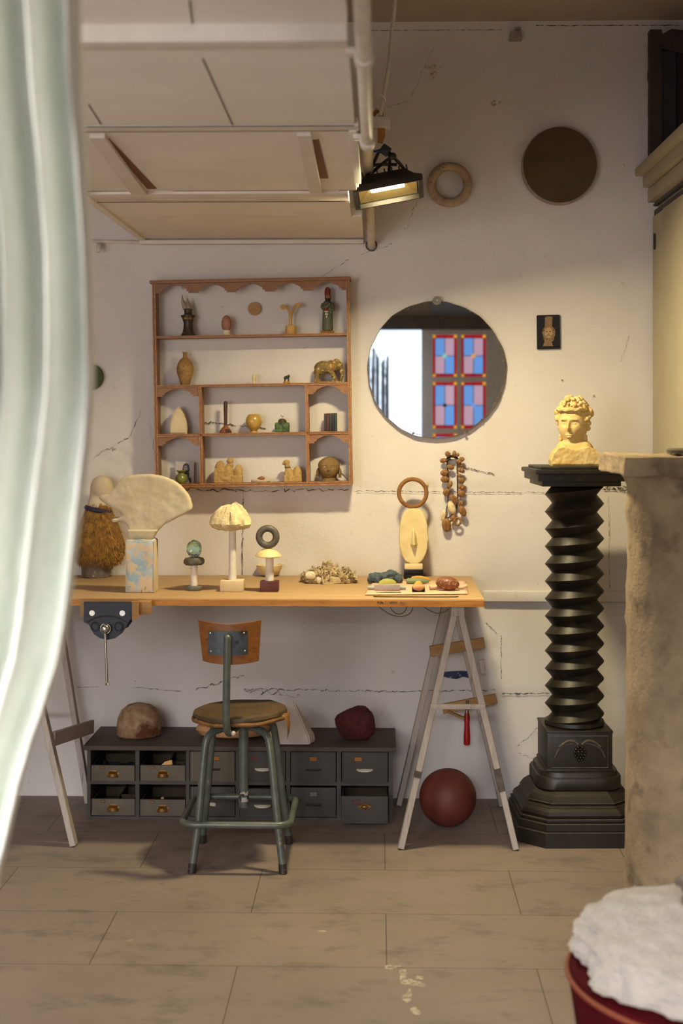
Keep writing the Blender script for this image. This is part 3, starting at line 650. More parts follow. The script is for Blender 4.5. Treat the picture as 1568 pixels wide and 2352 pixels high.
bm = B(); box(bm, (76*m, .055, -17*m), (34*m, .048, 30*m), bev=.001); obj('rear_jaw_block', bm, 'pine', v)
bm = B()
for s in (-1, 1): cyl(bm, (s*27*m, .012, -55*m), (s*27*m, .30, -55*m), .009)
prism(bm, [(a*m, b*m) for a, b in [(-50, -22), (50, -22), (50, -44), (34, -68), (0, -76), (-34, -68), (-50, -44)]], .09, .115); obj('slide', bm, 'blue', v)
# ---------------------------------------------------------------- stool
sc_ = Vector((-.459, -.755, 0)); s = thing('workshop_stool', 'worn metal workshop stool with a cracked leather seat and a plywood backrest', 'stool', sc_)
mS = 4.745/F
seat_z = .487
prof = [(0, -.002), (.10, -.004), (.145, -.004), (.156, .0), (.159, .008), (.155, .018), (.14, .024), (.08, .021), (0, .019)]
bm = B(); lathe(bm, prof, (0, 0, 0), 48)
rough(bm, .003, 14, 4)
for q in bm.verts: q.co.z += q.co.x*.035; q.co.x *= 1+.03*noise.noise(q.co*9)
obj('seat', bm, 'seatleather', s, (0.0, 0, seat_z-.008))
bm = B()
R = .155
for a0 in range(-176, 170, 4):
    pass
pts = []
tube(bm, [(R*1.015*math.cos(a), R*1.015*math.sin(a), -.006+R*math.cos(a)*.035+.0015*math.sin(a*7)) for a in [i*2*PI/60 for i in range(60)]], .0065, 8, closed=True)
A = [Vector((.143, -.05, .012)), Vector((.160, -.055, .004)), Vector((.166, -.06, -.02)), Vector((.165, -.062, -.045)), Vector((.160, -.063, -.068))]
wds = [.018, .014, .009, .005, .0008]
va = [(bm.verts.new(p+Vector((-w*.8, -w, 0))), bm.verts.new(p+Vector((w*.4, w, 0))), bm.verts.new(p+Vector((0, 0, .003)))) for p, w in zip(A, wds)]
for p, q in zip(va, va[1:]):
    for i in range(3): bm.faces.new((p[i], p[(i+1) % 3], q[(i+1) % 3], q[i]))
obj('leather_edge', bm, 'seatedge', s, (0, 0, seat_z-.006), label='torn tan leather edge with a hanging strip')
feet = [(-.142, -.165), (.153, -.165), (-.149, .16), (.152, .16)]
for fx, fy in feet:
    kx, ky = math.copysign(.098, fx), math.copysign(.10, fy)
    bm = B(); tube(bm, [(kx*.25, ky*.25, .446), (kx*.55, ky*.6, .446), (kx*.98, ky*.98, .436), (kx*1.1, ky*1.12, .395), (fx*.86, fy*.84, .17), (fx, fy, .012)], .0122, 14, smooth=2)
    lg = obj('leg', bm, 'stoolm', s)
    bm = B(); d = Vector((fx*.14, fy*.16, -.158)).normalized(); tube(bm, [Vector((fx, fy, .012))-d*.02, (fx, fy, .001)], .0135, 14); obj('foot_cap', bm, 'iron', lg)
bm = B(); w, h2, r = .176, .172, .045; pts = []
for sx, sy, a0 in ((1, 1, 0), (-1, 1, 90), (-1, -1, 180), (1, -1, 270)):
    for i in range(7):
        a = math.radians(a0+i*15); pts.append((sx*(w-r)+r*math.cos(a), sy*(h2-r)+r*math.sin(a)+.0, .158))
tube(bm, pts, .0112, 12, closed=True); obj('foot_ring', bm, 'stoolm', s)
bm = B(); cyl(bm, (.01, 0, .17), (.01, 0, .45), .0165, n=24); obj('spindle', bm, 'stoolm', s)
obj('sticker', lathe(B(), [(.0172, .19), (.0172, .225)], (.01, 0, 0), 24), mat('torn_grey_sticker', '#a8a498', '#2a2a28', scale=90, lo=.48, hi=.52, bump=0), s, label='torn grey sticker')
bm = B(); box(bm, (.015, 0, .463), (.13, .13, .006)); box(bm, (.0, -.06, .456), (.10, .03, .012)); obj('seat_plate', bm, 'dark', s)
ptop = W(522, 1466, -.755-.20)-sc_; pb = W(520, 1690, -.755-.185)-sc_
bm = B(); tube(bm, [(.0, -.05, .455), (pb.x+.01, -.11, .447), (pb.x+.004, -.155, .448), (pb.x, -.19, .475), (pb.x, -.195, .53), (ptop.x, -.20, ptop.z)], .0122, 14, smooth=2)
ell(bm, (ptop.x, -.20, ptop.z), (.0122, .0122, .0122)); obj('back_post', bm, 'stoolm', s)
ell_ = B(); ell(ell_, (pb.x+.02, -.165, .452), (.008, .008, .008)); obj('bolt', ell_, 'whitepull', s)
ybk = -.755-.183; mB = mpp(ybk)
def backp(a, b): q = W(a, b, ybk)-sc_; return q
bm = B(); nU, nV = 24, 12; fr = []
for j in range(nV+1):
    v_ = j/nV; r = []
    for i in range(nU+1):
        u_ = i/nU; xl_, xr_ = 452+11*v_, 598-6*v_
        yt = 1431-4*abs(2*u_-1)**2+3.5*(1-abs(2*u_-1)); yb_ = 1522+5*(1-(2*u_-1)**2)
        cr = .0
        px = xl_+(xr_-xl_)*u_; py = yt+(yb_-yt)*v_
        q = backp(px, py); r.append(Vector((q.x, -.183+.030*(2*u_-1)**2, q.z)))
    fr.append(r)
A = [[bm.verts.new(p) for p in r] for r in fr]; Bk = [[bm.verts.new(p+Vector((0, .009, 0))) for p in r] for r in fr]
for j in range(nV):
    for i in range(nU): bm.faces.new((A[j][i], A[j][i+1], A[j+1][i+1], A[j+1][i])); bm.faces.new((Bk[j+1][i], Bk[j+1][i+1], Bk[j][i+1], Bk[j][i]))
for j in range(nV):
    for i in (0, nU): bm.faces.new((A[j][i], A[j+1][i], Bk[j+1][i], Bk[j][i]))
for i in range(nU):
    for j in (0, nV): bm.faces.new((A[j][i], A[j][i+1], Bk[j][i+1], Bk[j][i]))
br = obj('backrest', bm, 'backwood', s)
bm = B(); g1 = [[None]*9 for _ in range(2)]
for i in range(9):
    u_ = i/8; px = 477+91*u_; off = .030*((2*((px-452)/146)-1)**2)
    for j, py in ((0, 1450), (1, 1505)):
        q = backp(px, py); g1[j][i] = (bm.verts.new((q.x, -.1845+off, q.z)), bm.verts.new((q.x, -.1875+off, q.z)))
for i in range(8):
    for kk in (0, 1): bm.faces.new((g1[0][i][kk], g1[0][i+1][kk], g1[1][i+1][kk], g1[1][i][kk]))
    for j in (0, 1): bm.faces.new((g1[j][i][0], g1[j][i+1][0], g1[j][i+1][1], g1[j][i][1]))
for i in (0, 8): bm.faces.new((g1[0][i][0], g1[1][i][0], g1[1][i][1], g1[0][i][1]))
pl = obj('back_plate', bm, 'plate', s)
for a, b in ((482, 1455), (560, 1454), (484, 1496), (562, 1495)):
    q = backp(a, b); off = .030*((2*((a-452)/146)-1)**2)
    bm = B(); ell(bm, (q.x, -.188+off, q.z), (.0028, .002, .0028), u=12, v=8); obj('screw', bm, 'whitepull', pl)
# ---------------------------------------------------------------- drawer unit on the floor
DY = -.31; m = mpp(DY); UZ = .272
u0 = W(200, 1886, DY).x; u1 = W(902, 1886, DY).x
U = thing('drawer_unit', 'low grey wooden drawer unit with twelve small drawers on the floor under the table', 'drawer unit', ((u0+u1)/2, DY, 0))
ux = (u0+u1)/2
def Z(py): return CH-(py-HY)*m
def X(px): return W(px, 1800, DY).x-ux
bm = B(); box(bm, (0, .145, UZ-.008), (u1-u0+.022, .33, .016), bev=.002); obj('top_board', bm, 'cabtop', U)
zb, zm, zt = Z(1881), Z(1801), UZ-.016
xs_ = [(200, 208), (311, 320), (427, 435), (541, 550), (657, 666), (773, 783), (892, 902)]
bm = B()
box(bm, (0, .15, .012), (u1-u0-.004, .28, .008)); box(bm, (0, .295, zt/2), (u1-u0, .008, zt))
box(bm, (0, .01, zb-.004), (u1-u0, .02, .014)); box(bm, (0, .14, zm), (u1-u0-.002, .27, .008)); box(bm, (0, .004, zm), (u1-u0-.002, .006, .013))
for a, b in xs_: box(bm, ((X(a)+X(b))/2, .147, zt/2), (X(b)-X(a), .296, zt))
obj('carcass', bm, 'carcass', U, smooth=False)
cells = [(208, 311), (320, 427), (435, 541), (550, 657), (666, 773), (783, 892)]
def cup(bm, x, y, z, w, h):                       # cup pull
    n = 12
    P = []
    for i in range(n+1):
        a = PI*i/n
        P.append([(x-w*math.cos(a)*1.0, y-.002, z-h*.5), (x-w*.92*math.cos(a), y-.014*math.sin(a)-.004, z-h*.25), (x-w*.8*math.cos(a), y-.013*math.sin(a)-.004, z+h*.25), (x-w*.7*math.cos(a), y-.001, z+h*.55)])
    V_ = [[bm.verts.new(p) for p in r] for r in P]
    for a, b in zip(V_, V_[1:]):
        for i in range(3): bm.faces.new((a[i], a[i+1], b[i+1], b[i]))
    box(bm, (x, y-.001, z+h*.05), (w*2.4, .002, h*.5), bev=.0008); box(bm, (x, y-.001, z+h*.4), (w*1.3, .002, h*.6), bev=.0008)
rnd = random.Random(8)
for row in range(2):
    for ci, (a, b) in enumerate(cells):
        z0 = (zm if row == 0 else zb)+.006; z1 = (zt if row == 0 else zm)-.006
        hf = z1-z0; yo = rnd.uniform(-.004, .003); x0, x1 = X(a)+.003, X(b)-.003; mt = 'drawer'; openf = False
        if ci < 2: hf *= .52; openf = True; mt = 'drawerlight'
        if ci == 2: mt = 'drawerlight' if row == 0 else 'drawer'
        if row == 1 and ci >= 2: hf -= .008
        if (row, ci) == (1, 5): yo = -.085; hf = .098; z0 = .014; mt = 'drawer'
        if (row, ci) == (1, 3): yo = -.02
        D = obj('drawer', box(B(), ((x0+x1)/2, yo+.004, z0+hf/2), (x1-x0, .009, hf), bev=.0012), mt, U)
        bm = B(); w_ = x1-x0-.006; L = .24
        for sx in (x0+.004, x1-.004): box(bm, (sx, yo+.008+L/2, z0+hf*.5), (.005, L, hf*.94))
        box(bm, ((x0+x1)/2, yo+.008+L/2, z0+.004), (w_, L, .005)); box(bm, ((x0+x1)/2, yo+.006+L, z0+hf*.5), (w_, .005, hf*.94))
        if (row, ci) in ((1, 0), (0, 1)): box(bm, ((x0+x1)/2+.01, yo+.008+L/2, z0+hf*.45), (.004, L, hf*.8)); box(bm, ((x0+x1)/2+.04, yo+.10, z0+hf*.45), (x1-x0-.09, .004, hf*.8))
        obj('drawer_tray', bm, 'inner', D, smooth=False)
        cxm = (x0+x1)/2
        hb = B()
        if ci < 2: cup(hb, cxm, yo, z0+hf*.42, .020, .022); hm, hn, ll = 'brass', 'cup_pull', 'brass cup pull'
        elif ci == 3 or (row, ci) == (0, 5):
            tube(hb, [(cxm-.027, yo, z0+hf*.43), (cxm-.020, yo-.010, z0+hf*.41), (cxm, yo-.014, z0+hf*.40), (cxm+.020, yo-.010, z0+hf*.41), (cxm+.027, yo, z0+hf*.43)], .0042, 8, smooth=1); box(hb, (cxm, yo-.001, z0+hf*.43), (.056, .002, .005)); hm, hn, ll = 'whitepull', 'drawer_pull', 'white curved pull'
        elif (row, ci) == (1, 5):
            prism(hb, [(cxm+p*.001, z0+hf*.64+q*.001) for p, q in ((-27, 0), (-20, -4), (-12, -6), (0, -9), (12, -6), (20, -4), (27, 0), (20, 5), (10, 6), (5, 10), (-5, 10), (-10, 6), (-20, 5))], yo-.006, yo, .001); ell(hb, (cxm, yo-.008, z0+hf*.63), (.012, .006, .008)); hm, hn, ll = 'brass', 'drawer_pull', 'ornate brown brass pull'
        elif (row, ci) == (1, 2):
            box(hb, (cxm-.01, yo-.002, z0+hf*.42), (.042, .003, .012), (0, 6, 0)); hm, hn, ll = 'whitepull', 'paper_tag', 'torn white paper tag'
        else:
            tube(hb, [(cxm-.027, yo, z0+hf*.43), (cxm-.025, yo-.010, z0+hf*.41), (cxm+.025, yo-.010, z0+hf*.41), (cxm+.027, yo, z0+hf*.43)], .0022, 8, smooth=1); box(hb, (cxm, yo-.001, z0+hf*.43), (.05, .002, .004)); hm, hn, ll = 'iron', 'drawer_pull', 'thin dark bar pull'
        obj(hn, hb, hm, D, label=ll)
        lab = {(0, 2): (.012, 'labelo'), (0, 4): (0, 'labelo'), (0, 5): (-.024, 'labelo'), (1, 4): (0, 'labelg'), (1, 2): (-.034, 'labelo'), (0, 3): (-.03, 'redwood'), (1, 5): (-.03, 'redwood'), (0, 0): (-.038, 'labelo'), (0, 1): (-.038, 'labelo'), (1, 0): (-.038, 'labelo'), (1, 1): (-.038, 'labelo')}.get((row, ci))
        if lab:
            lx, lm_ = lab; sm_ = ci < 2; lw, lh = ((.013, .004) if sm_ else (.026, .014)); lz = z0+hf*(.86 if sm_ else .78)
            q = obj('label_holder', box(B(), (cxm+lx, yo-.001, lz), (lw+.004, .002, lh+.004)), 'iron', D, smooth=False)
            obj('label_card', box(B(), (cxm+lx, yo-.0022, lz), (lw, .001, lh)), lm_, q, smooth=False)
# things in the open drawers
def indrawer(ci, row): a, b = cells[ci]; return ux+(X(a)+X(b))/2, (zm if row == 0 else zb)+.014
x_, z_ = indrawer(1, 0)
bm = B(); prism(bm, [(-.024, -.008), (-.006, .002), (.0, .012), (.026, .019), (.03, .003), (.008, -.008), (.002, -.012)], -.01, .01, .002); tag(obj('trigger_clamp', bm, mat('yellow_plastic_tool', '#d99a10', rough=.4, bump=0), None, (x_-.0, DY+.05, z_+.038), rot=(-20, 0, 0)), 'small yellow plastic tool lying in the second open drawer from the left', 'tool')
x2, z2 = indrawer(0, 0)
for (xx, zz, lb) in ((x2, z2, 'tangle of dark tools and leads filling the top left open drawer'), (x_, z_, 'heap of black tools filling the open drawer under the yellow tool')):
    bm = B(); r_ = random.Random(int(xx*1000))
    for k in range(16):
        p = Vector((r_.uniform(-.05, .05), r_.uniform(-.02, .1), r_.uniform(.004, .026))); q = p+Vector((r_.uniform(-.05, .05), r_.uniform(-.03, .03), r_.uniform(-.006, .008)))
        p.x = max(-.055, min(.055, p.x)); q.x = max(-.055, min(.055, q.x)); tube(bm, [p, (p+q)/2+Vector((0, 0, .004)), q], r_.uniform(.003, .008), 8)
    tag(obj('tool_heap', bm, mat('black_rubbery_tools', '#1b1c1e', '#2c3034', scale=30, rough=.4), None, (xx, DY+.05, zz)), lb, 'tools')
x3, z3 = indrawer(1, 1)
bm = B(); box(bm, (0, 0, .018), (.11, .06, .036), bev=.003); tag(obj('black_box', bm, 'dark', None, (x3, DY+.08, z3-.006)), 'small black box standing in the lower open drawer, second from the left', 'box')
bm = B()
ell(bm, (0, 0, .006), (.007, .007, .006)); tag(obj('pale_bead', bm, 'terra', None, (x3-.012, DY+.075, z3+.030)), 'tiny pale bead lying on the black box in the lower open drawer', 'bead')
# things on the drawer unit
def ut(px, py, dy=0): q = G(px, py, UZ); return Vector((q.x, q.y+dy, UZ))
p = ut(312, 1699, .075)
bm = B(); m = (p.y+DW)/F; lathe(bm, [(0, 0), (.076, .0), (.083, .006), (.084, .04), (.080, .07), (.066, .096), (.044, .113), (.02, .121), (0, .123)], n=40); rough(bm, .0035, 16, 2)
tag(obj('wooden_dome', bm, 'dome', None, p), 'weathered brown wooden dome at the left end of the drawer unit', 'dome')
p = ut(530, 1703, .075)
bm = B(); lathe(bm, [(0, 0), (.08, .002), (.125, .012), (.14, .03), (.132, .046), (.09, .058), (0, .062)], n=40, flat=.5); rough(bm, .003, 12, 6)
tag(obj('flat_stone', bm, 'terra', None, p), 'flat rounded pale terracotta stone on the drawer unit, behind the stool legs', 'stone')
p = ut(664, 1711, .06)
m = (p.y+DW)/F
bm = B(); ba = [(-.092, -.055), (.075, -.055), (.094, .0), (.06, .08), (-.07, .08)]
bt = [bm.verts.new((x, y, .0)) for x, y in ba]; up_ = [bm.verts.new((x, y, .024)) for x, y in [(-.086, -.05), (.073, -.05), (.092, .002), (.056, .07), (-.064, .07)]]
tp_ = [bm.verts.new(q) for q in ((.0, .005, .146), (.012, .003, .148), (.018, .012, .142), (.01, .02, .145), (.0, .018, .145))]
bm.faces.new(bt[::-1]); bm.faces.new(tp_)
for A_, B_ in ((bt, up_), (up_, tp_)):
    for i in range(5): bm.faces.new((A_[i], A_[(i+1) % 5], B_[(i+1) % 5], B_[i]))
bmesh.ops.bevel(bm, geom=bm.edges[:], offset=.004, segments=2, affect='EDGES')
tag(obj('plaster_pyramid', bm, 'whiteplaster', None, p, angle=25), 'white plaster pyramid on the drawer unit behind the stool seat', 'pyramid')
p = ut(818, 1706, .06)
bm = B(); vs = bmesh.ops.create_icosphere(bm, subdivisions=5, radius=1)['verts']
for v_ in bm.verts:
    n_ = v_.co.copy(); r = 1+.16*noise.noise(n_*1.6+Vector((4, 1, 2)))+.05*noise.noise(n_*6)+.035*noise.noise(n_*16)
    v_.co = Vector((n_.x*.076*r, n_.y*.055*r, n_.z*.066*r))
    if v_.co.z < -.055: v_.co.z = -.055+(v_.co.z+.055)*.1
    if n_.x > .6 and n_.z > -.2: v_.co.x *= .93
tag(obj('red_coral', bm, 'redcoral', None, p+Vector((0, 0, .056))), 'dark red rough coral lump at the right end of the drawer unit', 'coral')
bm = B(); ell(bm, (0, 0, 0), (.103, .103, .103), u=48, v=32); rough(bm, .0012, 10, 3)
tag(obj('red_sphere', bm, 'redball', None, W(1028, 1830, -.363)), 'large dusty red sphere on the floor between the legs of the right trestle', 'ball')
bpy.data.objects['red_sphere'].location.z = .1025
# ---------------------------------------------------------------- wall shelf
SY = -.09; ms = mpp(SY); SLOPE = math.radians(.96)
S0 = W(582, 1113, SY); S0.y = -.0105
sh = thing('wall_shelf', 'brown open wall shelf with a scalloped top and small arched compartments', 'shelf', S0)
sh.rotation_euler = (0, -SLOPE, 0)
def sx(px): return (px-582)*ms
def sz(py): return (1113-py)*ms
D_ = .0795                                        # shelf depth, local y from -D_ to 0
def plank(name, x0, x1, z0, z1):
    o = obj(name, box(B(), ((sx(x0)+sx(x1))/2, -D_/2, (sz(z0)+sz(z1))/2), (sx(x1)-sx(x0), D_, abs(sz(z0)-sz(z1))), bev=.0008), 'shelf', sh)
    b_ = B(); w = sx(x1)-sx(x0); h = abs(sz(z0)-sz(z1)); zc = (sz(z0)+sz(z1))/2; xc = (sx(x0)+sx(x1))/2
    if w > h:
        for dz in (-.36, .36): box(b_, (xc, -D_-.0008, zc+h*dz), (w, .0022, h*.26))
    else:
        for dx in (-.36, .36): box(b_, (xc+w*dx, -D_-.0008, zc), (w*.26, .0022, h))
    obj('edge_bead', b_, 'shelfedge', o, smooth=False); return o
plank('side_panel', 355, 363, 646, 1117); plank('side_panel', 802.5, 810, 646, 1117)
plank('shelf_board', 363, 802.5, 767.5, 773); plank('shelf_board', 363, 802.5, 880.8, 886.5)
plank('shelf_board', 363, 802.5, 993.8, 999.5); plank('shelf_board', 363, 802.5, 1109, 1117)
plank('divider', 458.5, 465.5, 886.5, 1109); plank('divider', 704, 711.5, 886.5, 1109)
o = obj('cornice', box(B(), ((sx(350)+sx(814))/2, -D_/2-.003, (sz(638.5)+sz(647))/2), (sx(814)-sx(350), D_+.008, .013), bev=.003), 'shelf', sh)
def scallop(x0, x1, ztop, drop, n, rise):         # board with n arches cut from below
    pts = [(sx(x0), sz(ztop)), (sx(x1), sz(ztop))]; low = []
    W_ = (x1-x0)/n
    for k in range(n):
        a = x0+k*W_; e = W_*.13
        for q, h in ((0, 1), (e, 1), (e, .8), (e+.055*W_, .8), (e+.055*W_, .62)): low.append((a+q, h))
        for i in range(11):
            t = i/10; low.append((a+e+.09*W_+(W_-2*e-.18*W_)*t, .52-.40*math.sin(PI*t)))
        for q, h in ((e+.055*W_, .62), (e+.055*W_, .8), (e, .8), (e, 1), (0, 1)): low.append((a+W_-q, h))
    pts += [(sx(p), sz(ztop+drop*h)) for p, h in reversed(low)]
    out = []
    for p in pts:
        if not out or (abs(p[0]-out[-1][0])+abs(p[1]-out[-1][1])) > 1e-6: out.append(p)
    return out
obj('scalloped_valance', prism(B(), scallop(363, 802.5, 647, 22, 5, 0), -D_+.002, -D_+.009), 'shelf', sh, smooth=False)
for x0, x1 in ((363, 458.5), (711.5, 802.5)):
    for z in (886.5, 999.5): obj('arched_valance', prism(B(), scallop(x0, x1, z, 21, 1, 0), -D_+.002, -D_+.009), 'shelf', sh, smooth=False)
obj('hook', tube(B(), [(sx(421), -.03, sz(650)), (sx(421), -.03, sz(656)), (sx(424), -.03, sz(658)), (sx(426), -.03, sz(655))], .0012, 6), 'iron', sh)
ROW = {1: 767.5, 2: 880.8, 3: 993.8, 4: 1109}
mi = mpp(-.05)
def sp(px, row, y=-.05):
    x = W(px, 900, y).x; return Vector((x, y, S0.z+sz(ROW[row])+(x-S0.x)*math.tan(SLOPE)+.0004))
def up(pr): return [(r*mi, z*mi) for r, z in pr]
# row 1
t = thing('hourglass_vase', 'dark waisted vase with gold band holding horn tips, left end of top shelf row', 'vase', sp(432, 1))
obj('body', lathe(B(), up([(0, 0), (17, 0), (17, 2), (13, 9), (11, 18), (10.5, 30), (13, 38), (17, 46), (17, 48), (12, 48), (10, 50), (9, 52), (9.5, 60), (10.5, 62), (9, 63), (0, 63)]), n=24), mat('dark_brown_pottery', '#2b2019', '#3a2d20', scale=60, rough=.45, c3='#6b5530', s3=90, lo3=.62, hi3=.7), t)
obj('gold_band', lathe(B(), up([(13.4, 38.5), (16.2, 44.5), (16, 45), (13.2, 39)]), n=24), mat('gold_paint', '#a07a28', '#3a2a14', scale=120, lo=.45, hi=.55, rough=.4), t, label='gold patterned band')
bm = B(); tube(bm, [(q[0]*mi, 0, q[1]*mi) for q in ((-7, 62), (-13, 80), (-14, 96))], [5*mi, 3.5*mi, .4*mi], 10); tube(bm, [(q[0]*mi, -.004, q[1]*mi) for q in ((2, 62), (0, 76), (-2, 88))], [5.5*mi, 4*mi, .5*mi], 10); tube(bm, [(q[0]*mi, 0.003, q[1]*mi) for q in ((-2, 60), (-7, 72), (-12, 84))], [6*mi, 5*mi, .5*mi], 10)
obj('horn_tips', bm, mat('translucent_horn', '#b09c88', '#8a7360', scale=40, rough=.4), t, label='pale grey-brown horn tips')
t = thing('egg_in_cup', 'small pink speckled egg on a white stand, top shelf row', 'egg', sp(520, 1))
bm = B(); lathe(bm, up([(0, 11), (6, 11.5), (10, 16), (12, 24), (11.5, 32), (9, 40), (5, 45), (0, 47)]), n=24); obj('egg', bm, mat('pink_stone_egg', '#a06a58', '#b5806c', scale=90, rough=.6), t)
bm = B(); lathe(bm, up([(0, 0), (9, 0), (8, 6), (8, 12), (0, 12)]), n=20); obj('stand', bm, 'bone', t)
q = W(584, 709, -.012); tag(obj('wooden_disc', cyl(B(), (0, .006, 0), (0, -.004, 0), 15*mi, n=32), mat('tan_wood_disc', '#b08a58', '#a07a48', scale=40), None, q), 'small tan round disc on the wall above the egg, inside the top shelf row', 'disc')
t = thing('sprout_carving', 'pale wooden carving of two curled shoots rising from a round block, top shelf row', 'carving', sp(667.5, 1))
pw = mat('pale_carved_wood', '#c49a58', '#b58a48', scale=30, rough=.6)
obj('block', cyl(B(), (0, 0, 0), (0, 0, 19*mi), 12.5*mi, n=28), pw, t)
bm = B(); tube(bm, [(q[0]*mi, 0, q[1]*mi) for q in ((-1, 19), (-.5, 38), (1, 46))], .0062, 10, smooth=1)
for s_, ex, ez in ((-1, -18, 62), (1, 17, 66)):
    tube(bm, [(q[0]*mi, s_*.001, q[1]*mi) for q in ((0, 34), (s_*1, 46), (s_*5, 56), (s_*10, ez), (ex, ez+4))], .0048, 10, smooth=1)
    cyl(bm, (ex*mi, -.005, (ez+1)*mi), (ex*mi, .005, (ez+1)*mi), 6.2*mi, n=20)
obj('shoots', bm, pw, t)
t = thing('robed_figurine', 'painted statuette of a bearded figure in green robe and red hat, top shelf row', 'figurine', sp(752, 1))
obj('base', box(B(), (-.0, 0, 3*mi), (30*mi, .035, 6*mi), bev=.002), mat('ochre_base', '#8a5a1e', '#7a4c14', scale=40), t)
bm = B(); lathe(bm, up([(0, 6), (11, 7), (12.5, 10), (12, 30), (11.5, 46), (11, 55), (12, 60), (11, 70), (6, 76), (0, 78)]), n=24, flat=.8)
tube(bm, [(q[0]*mi, q[2]*mi, q[1]*mi) for q in ((-10, 68, 0), (-12, 58, -4), (-4, 60, -10), (6, 68, -9))], [4.5*mi, 5*mi, 4.5*mi, 3.5*mi], 12, smooth=1)
tube(bm, [(q[0]*mi, q[2]*mi, q[1]*mi) for q in ((9, 70, 0), (13, 58, -3), (8, 52, -9), (4, 58, -10))], [4.5*mi, 5*mi, 4.5*mi, 3.5*mi], 12, smooth=1)
prism(bm, [(q[0]*mi, q[1]*mi) for q in ((4, 60), (10, 56), (9, 44), (5, 48))], -12*mi, -7*mi, .001)
for a in (-8, -3, 3, 7): tube(bm, [(a*mi, -9.5*mi, 8*mi), (a*.8*mi, -9*mi, 42*mi)], .0022, 6)
obj('robe', bm, mat('grey_green_robe', '#5e6248', '#4e523c', scale=50, rough=.6), t, label='grey-green robe')
bm = face_bm(6.2*mi, 6.5*mi, 8*mi, 1, 32, 24)
for v_ in bm.verts: v_.co += Vector((1*mi, -1*mi, 84*mi))
obj('head', bm, mat('painted_skin', '#8a5c40'), t)
bm = B(); ell(bm, (1*mi, -4*mi, 77*mi), (5.5*mi, 4*mi, 6*mi)); ell(bm, (5*mi, 1*mi, 83*mi), (3*mi, 5*mi, 7*mi)); ell(bm, (-4*mi, 1*mi, 83*mi), (2.5*mi, 5*mi, 7*mi)); obj('beard', bm, mat('dark_beard', '#1e1a14'), t)
bm = B(); lathe(bm, up([(0, 88), (7, 88), (7, 92), (6.5, 100), (5, 105), (0, 107.5)]), (0, 0, 0), 20); obj('hat', bm, mat('dull_red_hat', '#7a2c1c', '#6a2416', scale=30), t, label='tall red hat')
bm = B(); ell(bm, (-3*mi, -10.5*mi, 55*mi), (4.5*mi, 2.5*mi, 3.5*mi)); obj('red_sash', bm, mat('red_sash', '#7e2014'), t)
bm = B()
for a, b in ((-5, 50), (-1, 50), (-4, 44), (-1, 44), (-2, 38)): ell(bm, (a*mi, -11*mi, b*mi), (1.5*mi, 1*mi, 2.3*mi))
obj('tassels', bm, 'bone', t)
# row 2
bm = B(); lathe(bm, up([(0, 0), (10.5, 0), (11, 2), (14, 14), (19, 27), (20, 38), (17, 50), (11, 59), (5.5, 63), (5, 67), (4.5, 71), (6.5, 75), (6, 76), (0, 75)]), n=32)
tag(obj('bottle_vase', bm, mat('encrusted_tan_pottery', '#a8824a', '#8a6636', scale=40, rough=.75, c3='#5c4426', s3=120, lo3=.62, hi3=.68), None, sp(425, 2)), 'brown speckled bottle vase with a narrow neck, left of the second shelf row', 'vase')
bm = B(); lathe(bm, up([(0, 0), (4, 0), (3.6, 6), (5.4, 14), (3.6, 19), (0, 25)]), n=6); tag(obj('crystal_point', bm, mat('pale_crystal', '#d2c294', rough=.2, bump=0), None, sp(583.5, 2), smooth=False), 'tiny pale crystal point standing in the middle of the second shelf row', 'crystal')
t = thing('miniature_figure', 'tiny black animal figure on a yellow base, second shelf row', 'figurine', sp(658, 2))
obj('base', lathe(B(), up([(0, 0), (7.5, 0), (7.5, 3.5), (6, 4), (0, 4)]), n=20), mat('yellow_base', '#b58a2c'), t)
bm = B(); cap(bm, (-3*mi, 0, 12*mi), (3*mi, 0, 15*mi), 4*mi, 3.5*mi); ell(bm, (5*mi, 0, 16*mi), (2.5*mi, 2.5*mi, 4*mi))
for a in (-4, 4): 
    for b_ in (-2, 2): cyl(bm, (a*mi, b_*mi, 3*mi), (a*mi, b_*mi, 13*mi), 1.7*mi, n=8)
obj('animal', bm, mat('black_green_bronze', '#2a3028', rough=.4), t)
def ep(x, z, y=0): return (x*mi, y*mi, z*mi)
t = thing('elephant_carving', 'carved wooden elephant with worn yellow paint, right end of the second shelf row', 'elephant', sp(753.5, 2))
bm = B()
ell(bm, ep(-10, 35), (21*mi, 13*mi, 15*mi)); ell(bm, ep(-18, 33), (14*mi, 12*mi, 15*mi)); ell(bm, ep(6, 36), (15*mi, 12*mi, 15*mi)); ell(bm, ep(19, 40), (12*mi, 9*mi, 12*mi)); ell(bm, ep(19, 47), (8*mi, 7*mi, 8*mi))
for y in (-6, 6):
    cap(bm, ep(-24, 28, y), ep(-27, 6, y), 6.5*mi, 4.6*mi, 12); cap(bm, ep(6, 28, y), ep(18, 5, y), 6*mi, 4.2*mi, 12)
cap(bm, ep(-24, 6, -6), ep(-21, 4, -6), 4.6*mi, 4*mi, 12)
for a, b_, r0, r1 in (((27, 40), (31, 30), 7, 5.2), ((31, 30), (32, 16), 5.2, 4), ((32, 16), (29, 6), 4, 4)): cap(bm, ep(*a), ep(*b_), r0*mi, r1*mi, 12)
for y in (-1, 1): ell(bm, ep(12, 37, y*10), (8*mi, 2.2*mi, 12*mi), (0, 15, 0))
cap(bm, ep(-31, 36), ep(-32, 20), 2*mi, 1.4*mi, 8)
bm = remesh(bm, .0016, 4); rough(bm, .0012, 160, 4)
ewood = mat('worn_painted_elephant', '#80693a', '#62502c', scale=40, rough=.8, c3='#c9a85c', s3=80, lo3=.52, hi3=.64, bump=.4)
obj('body', bm, ewood, t)
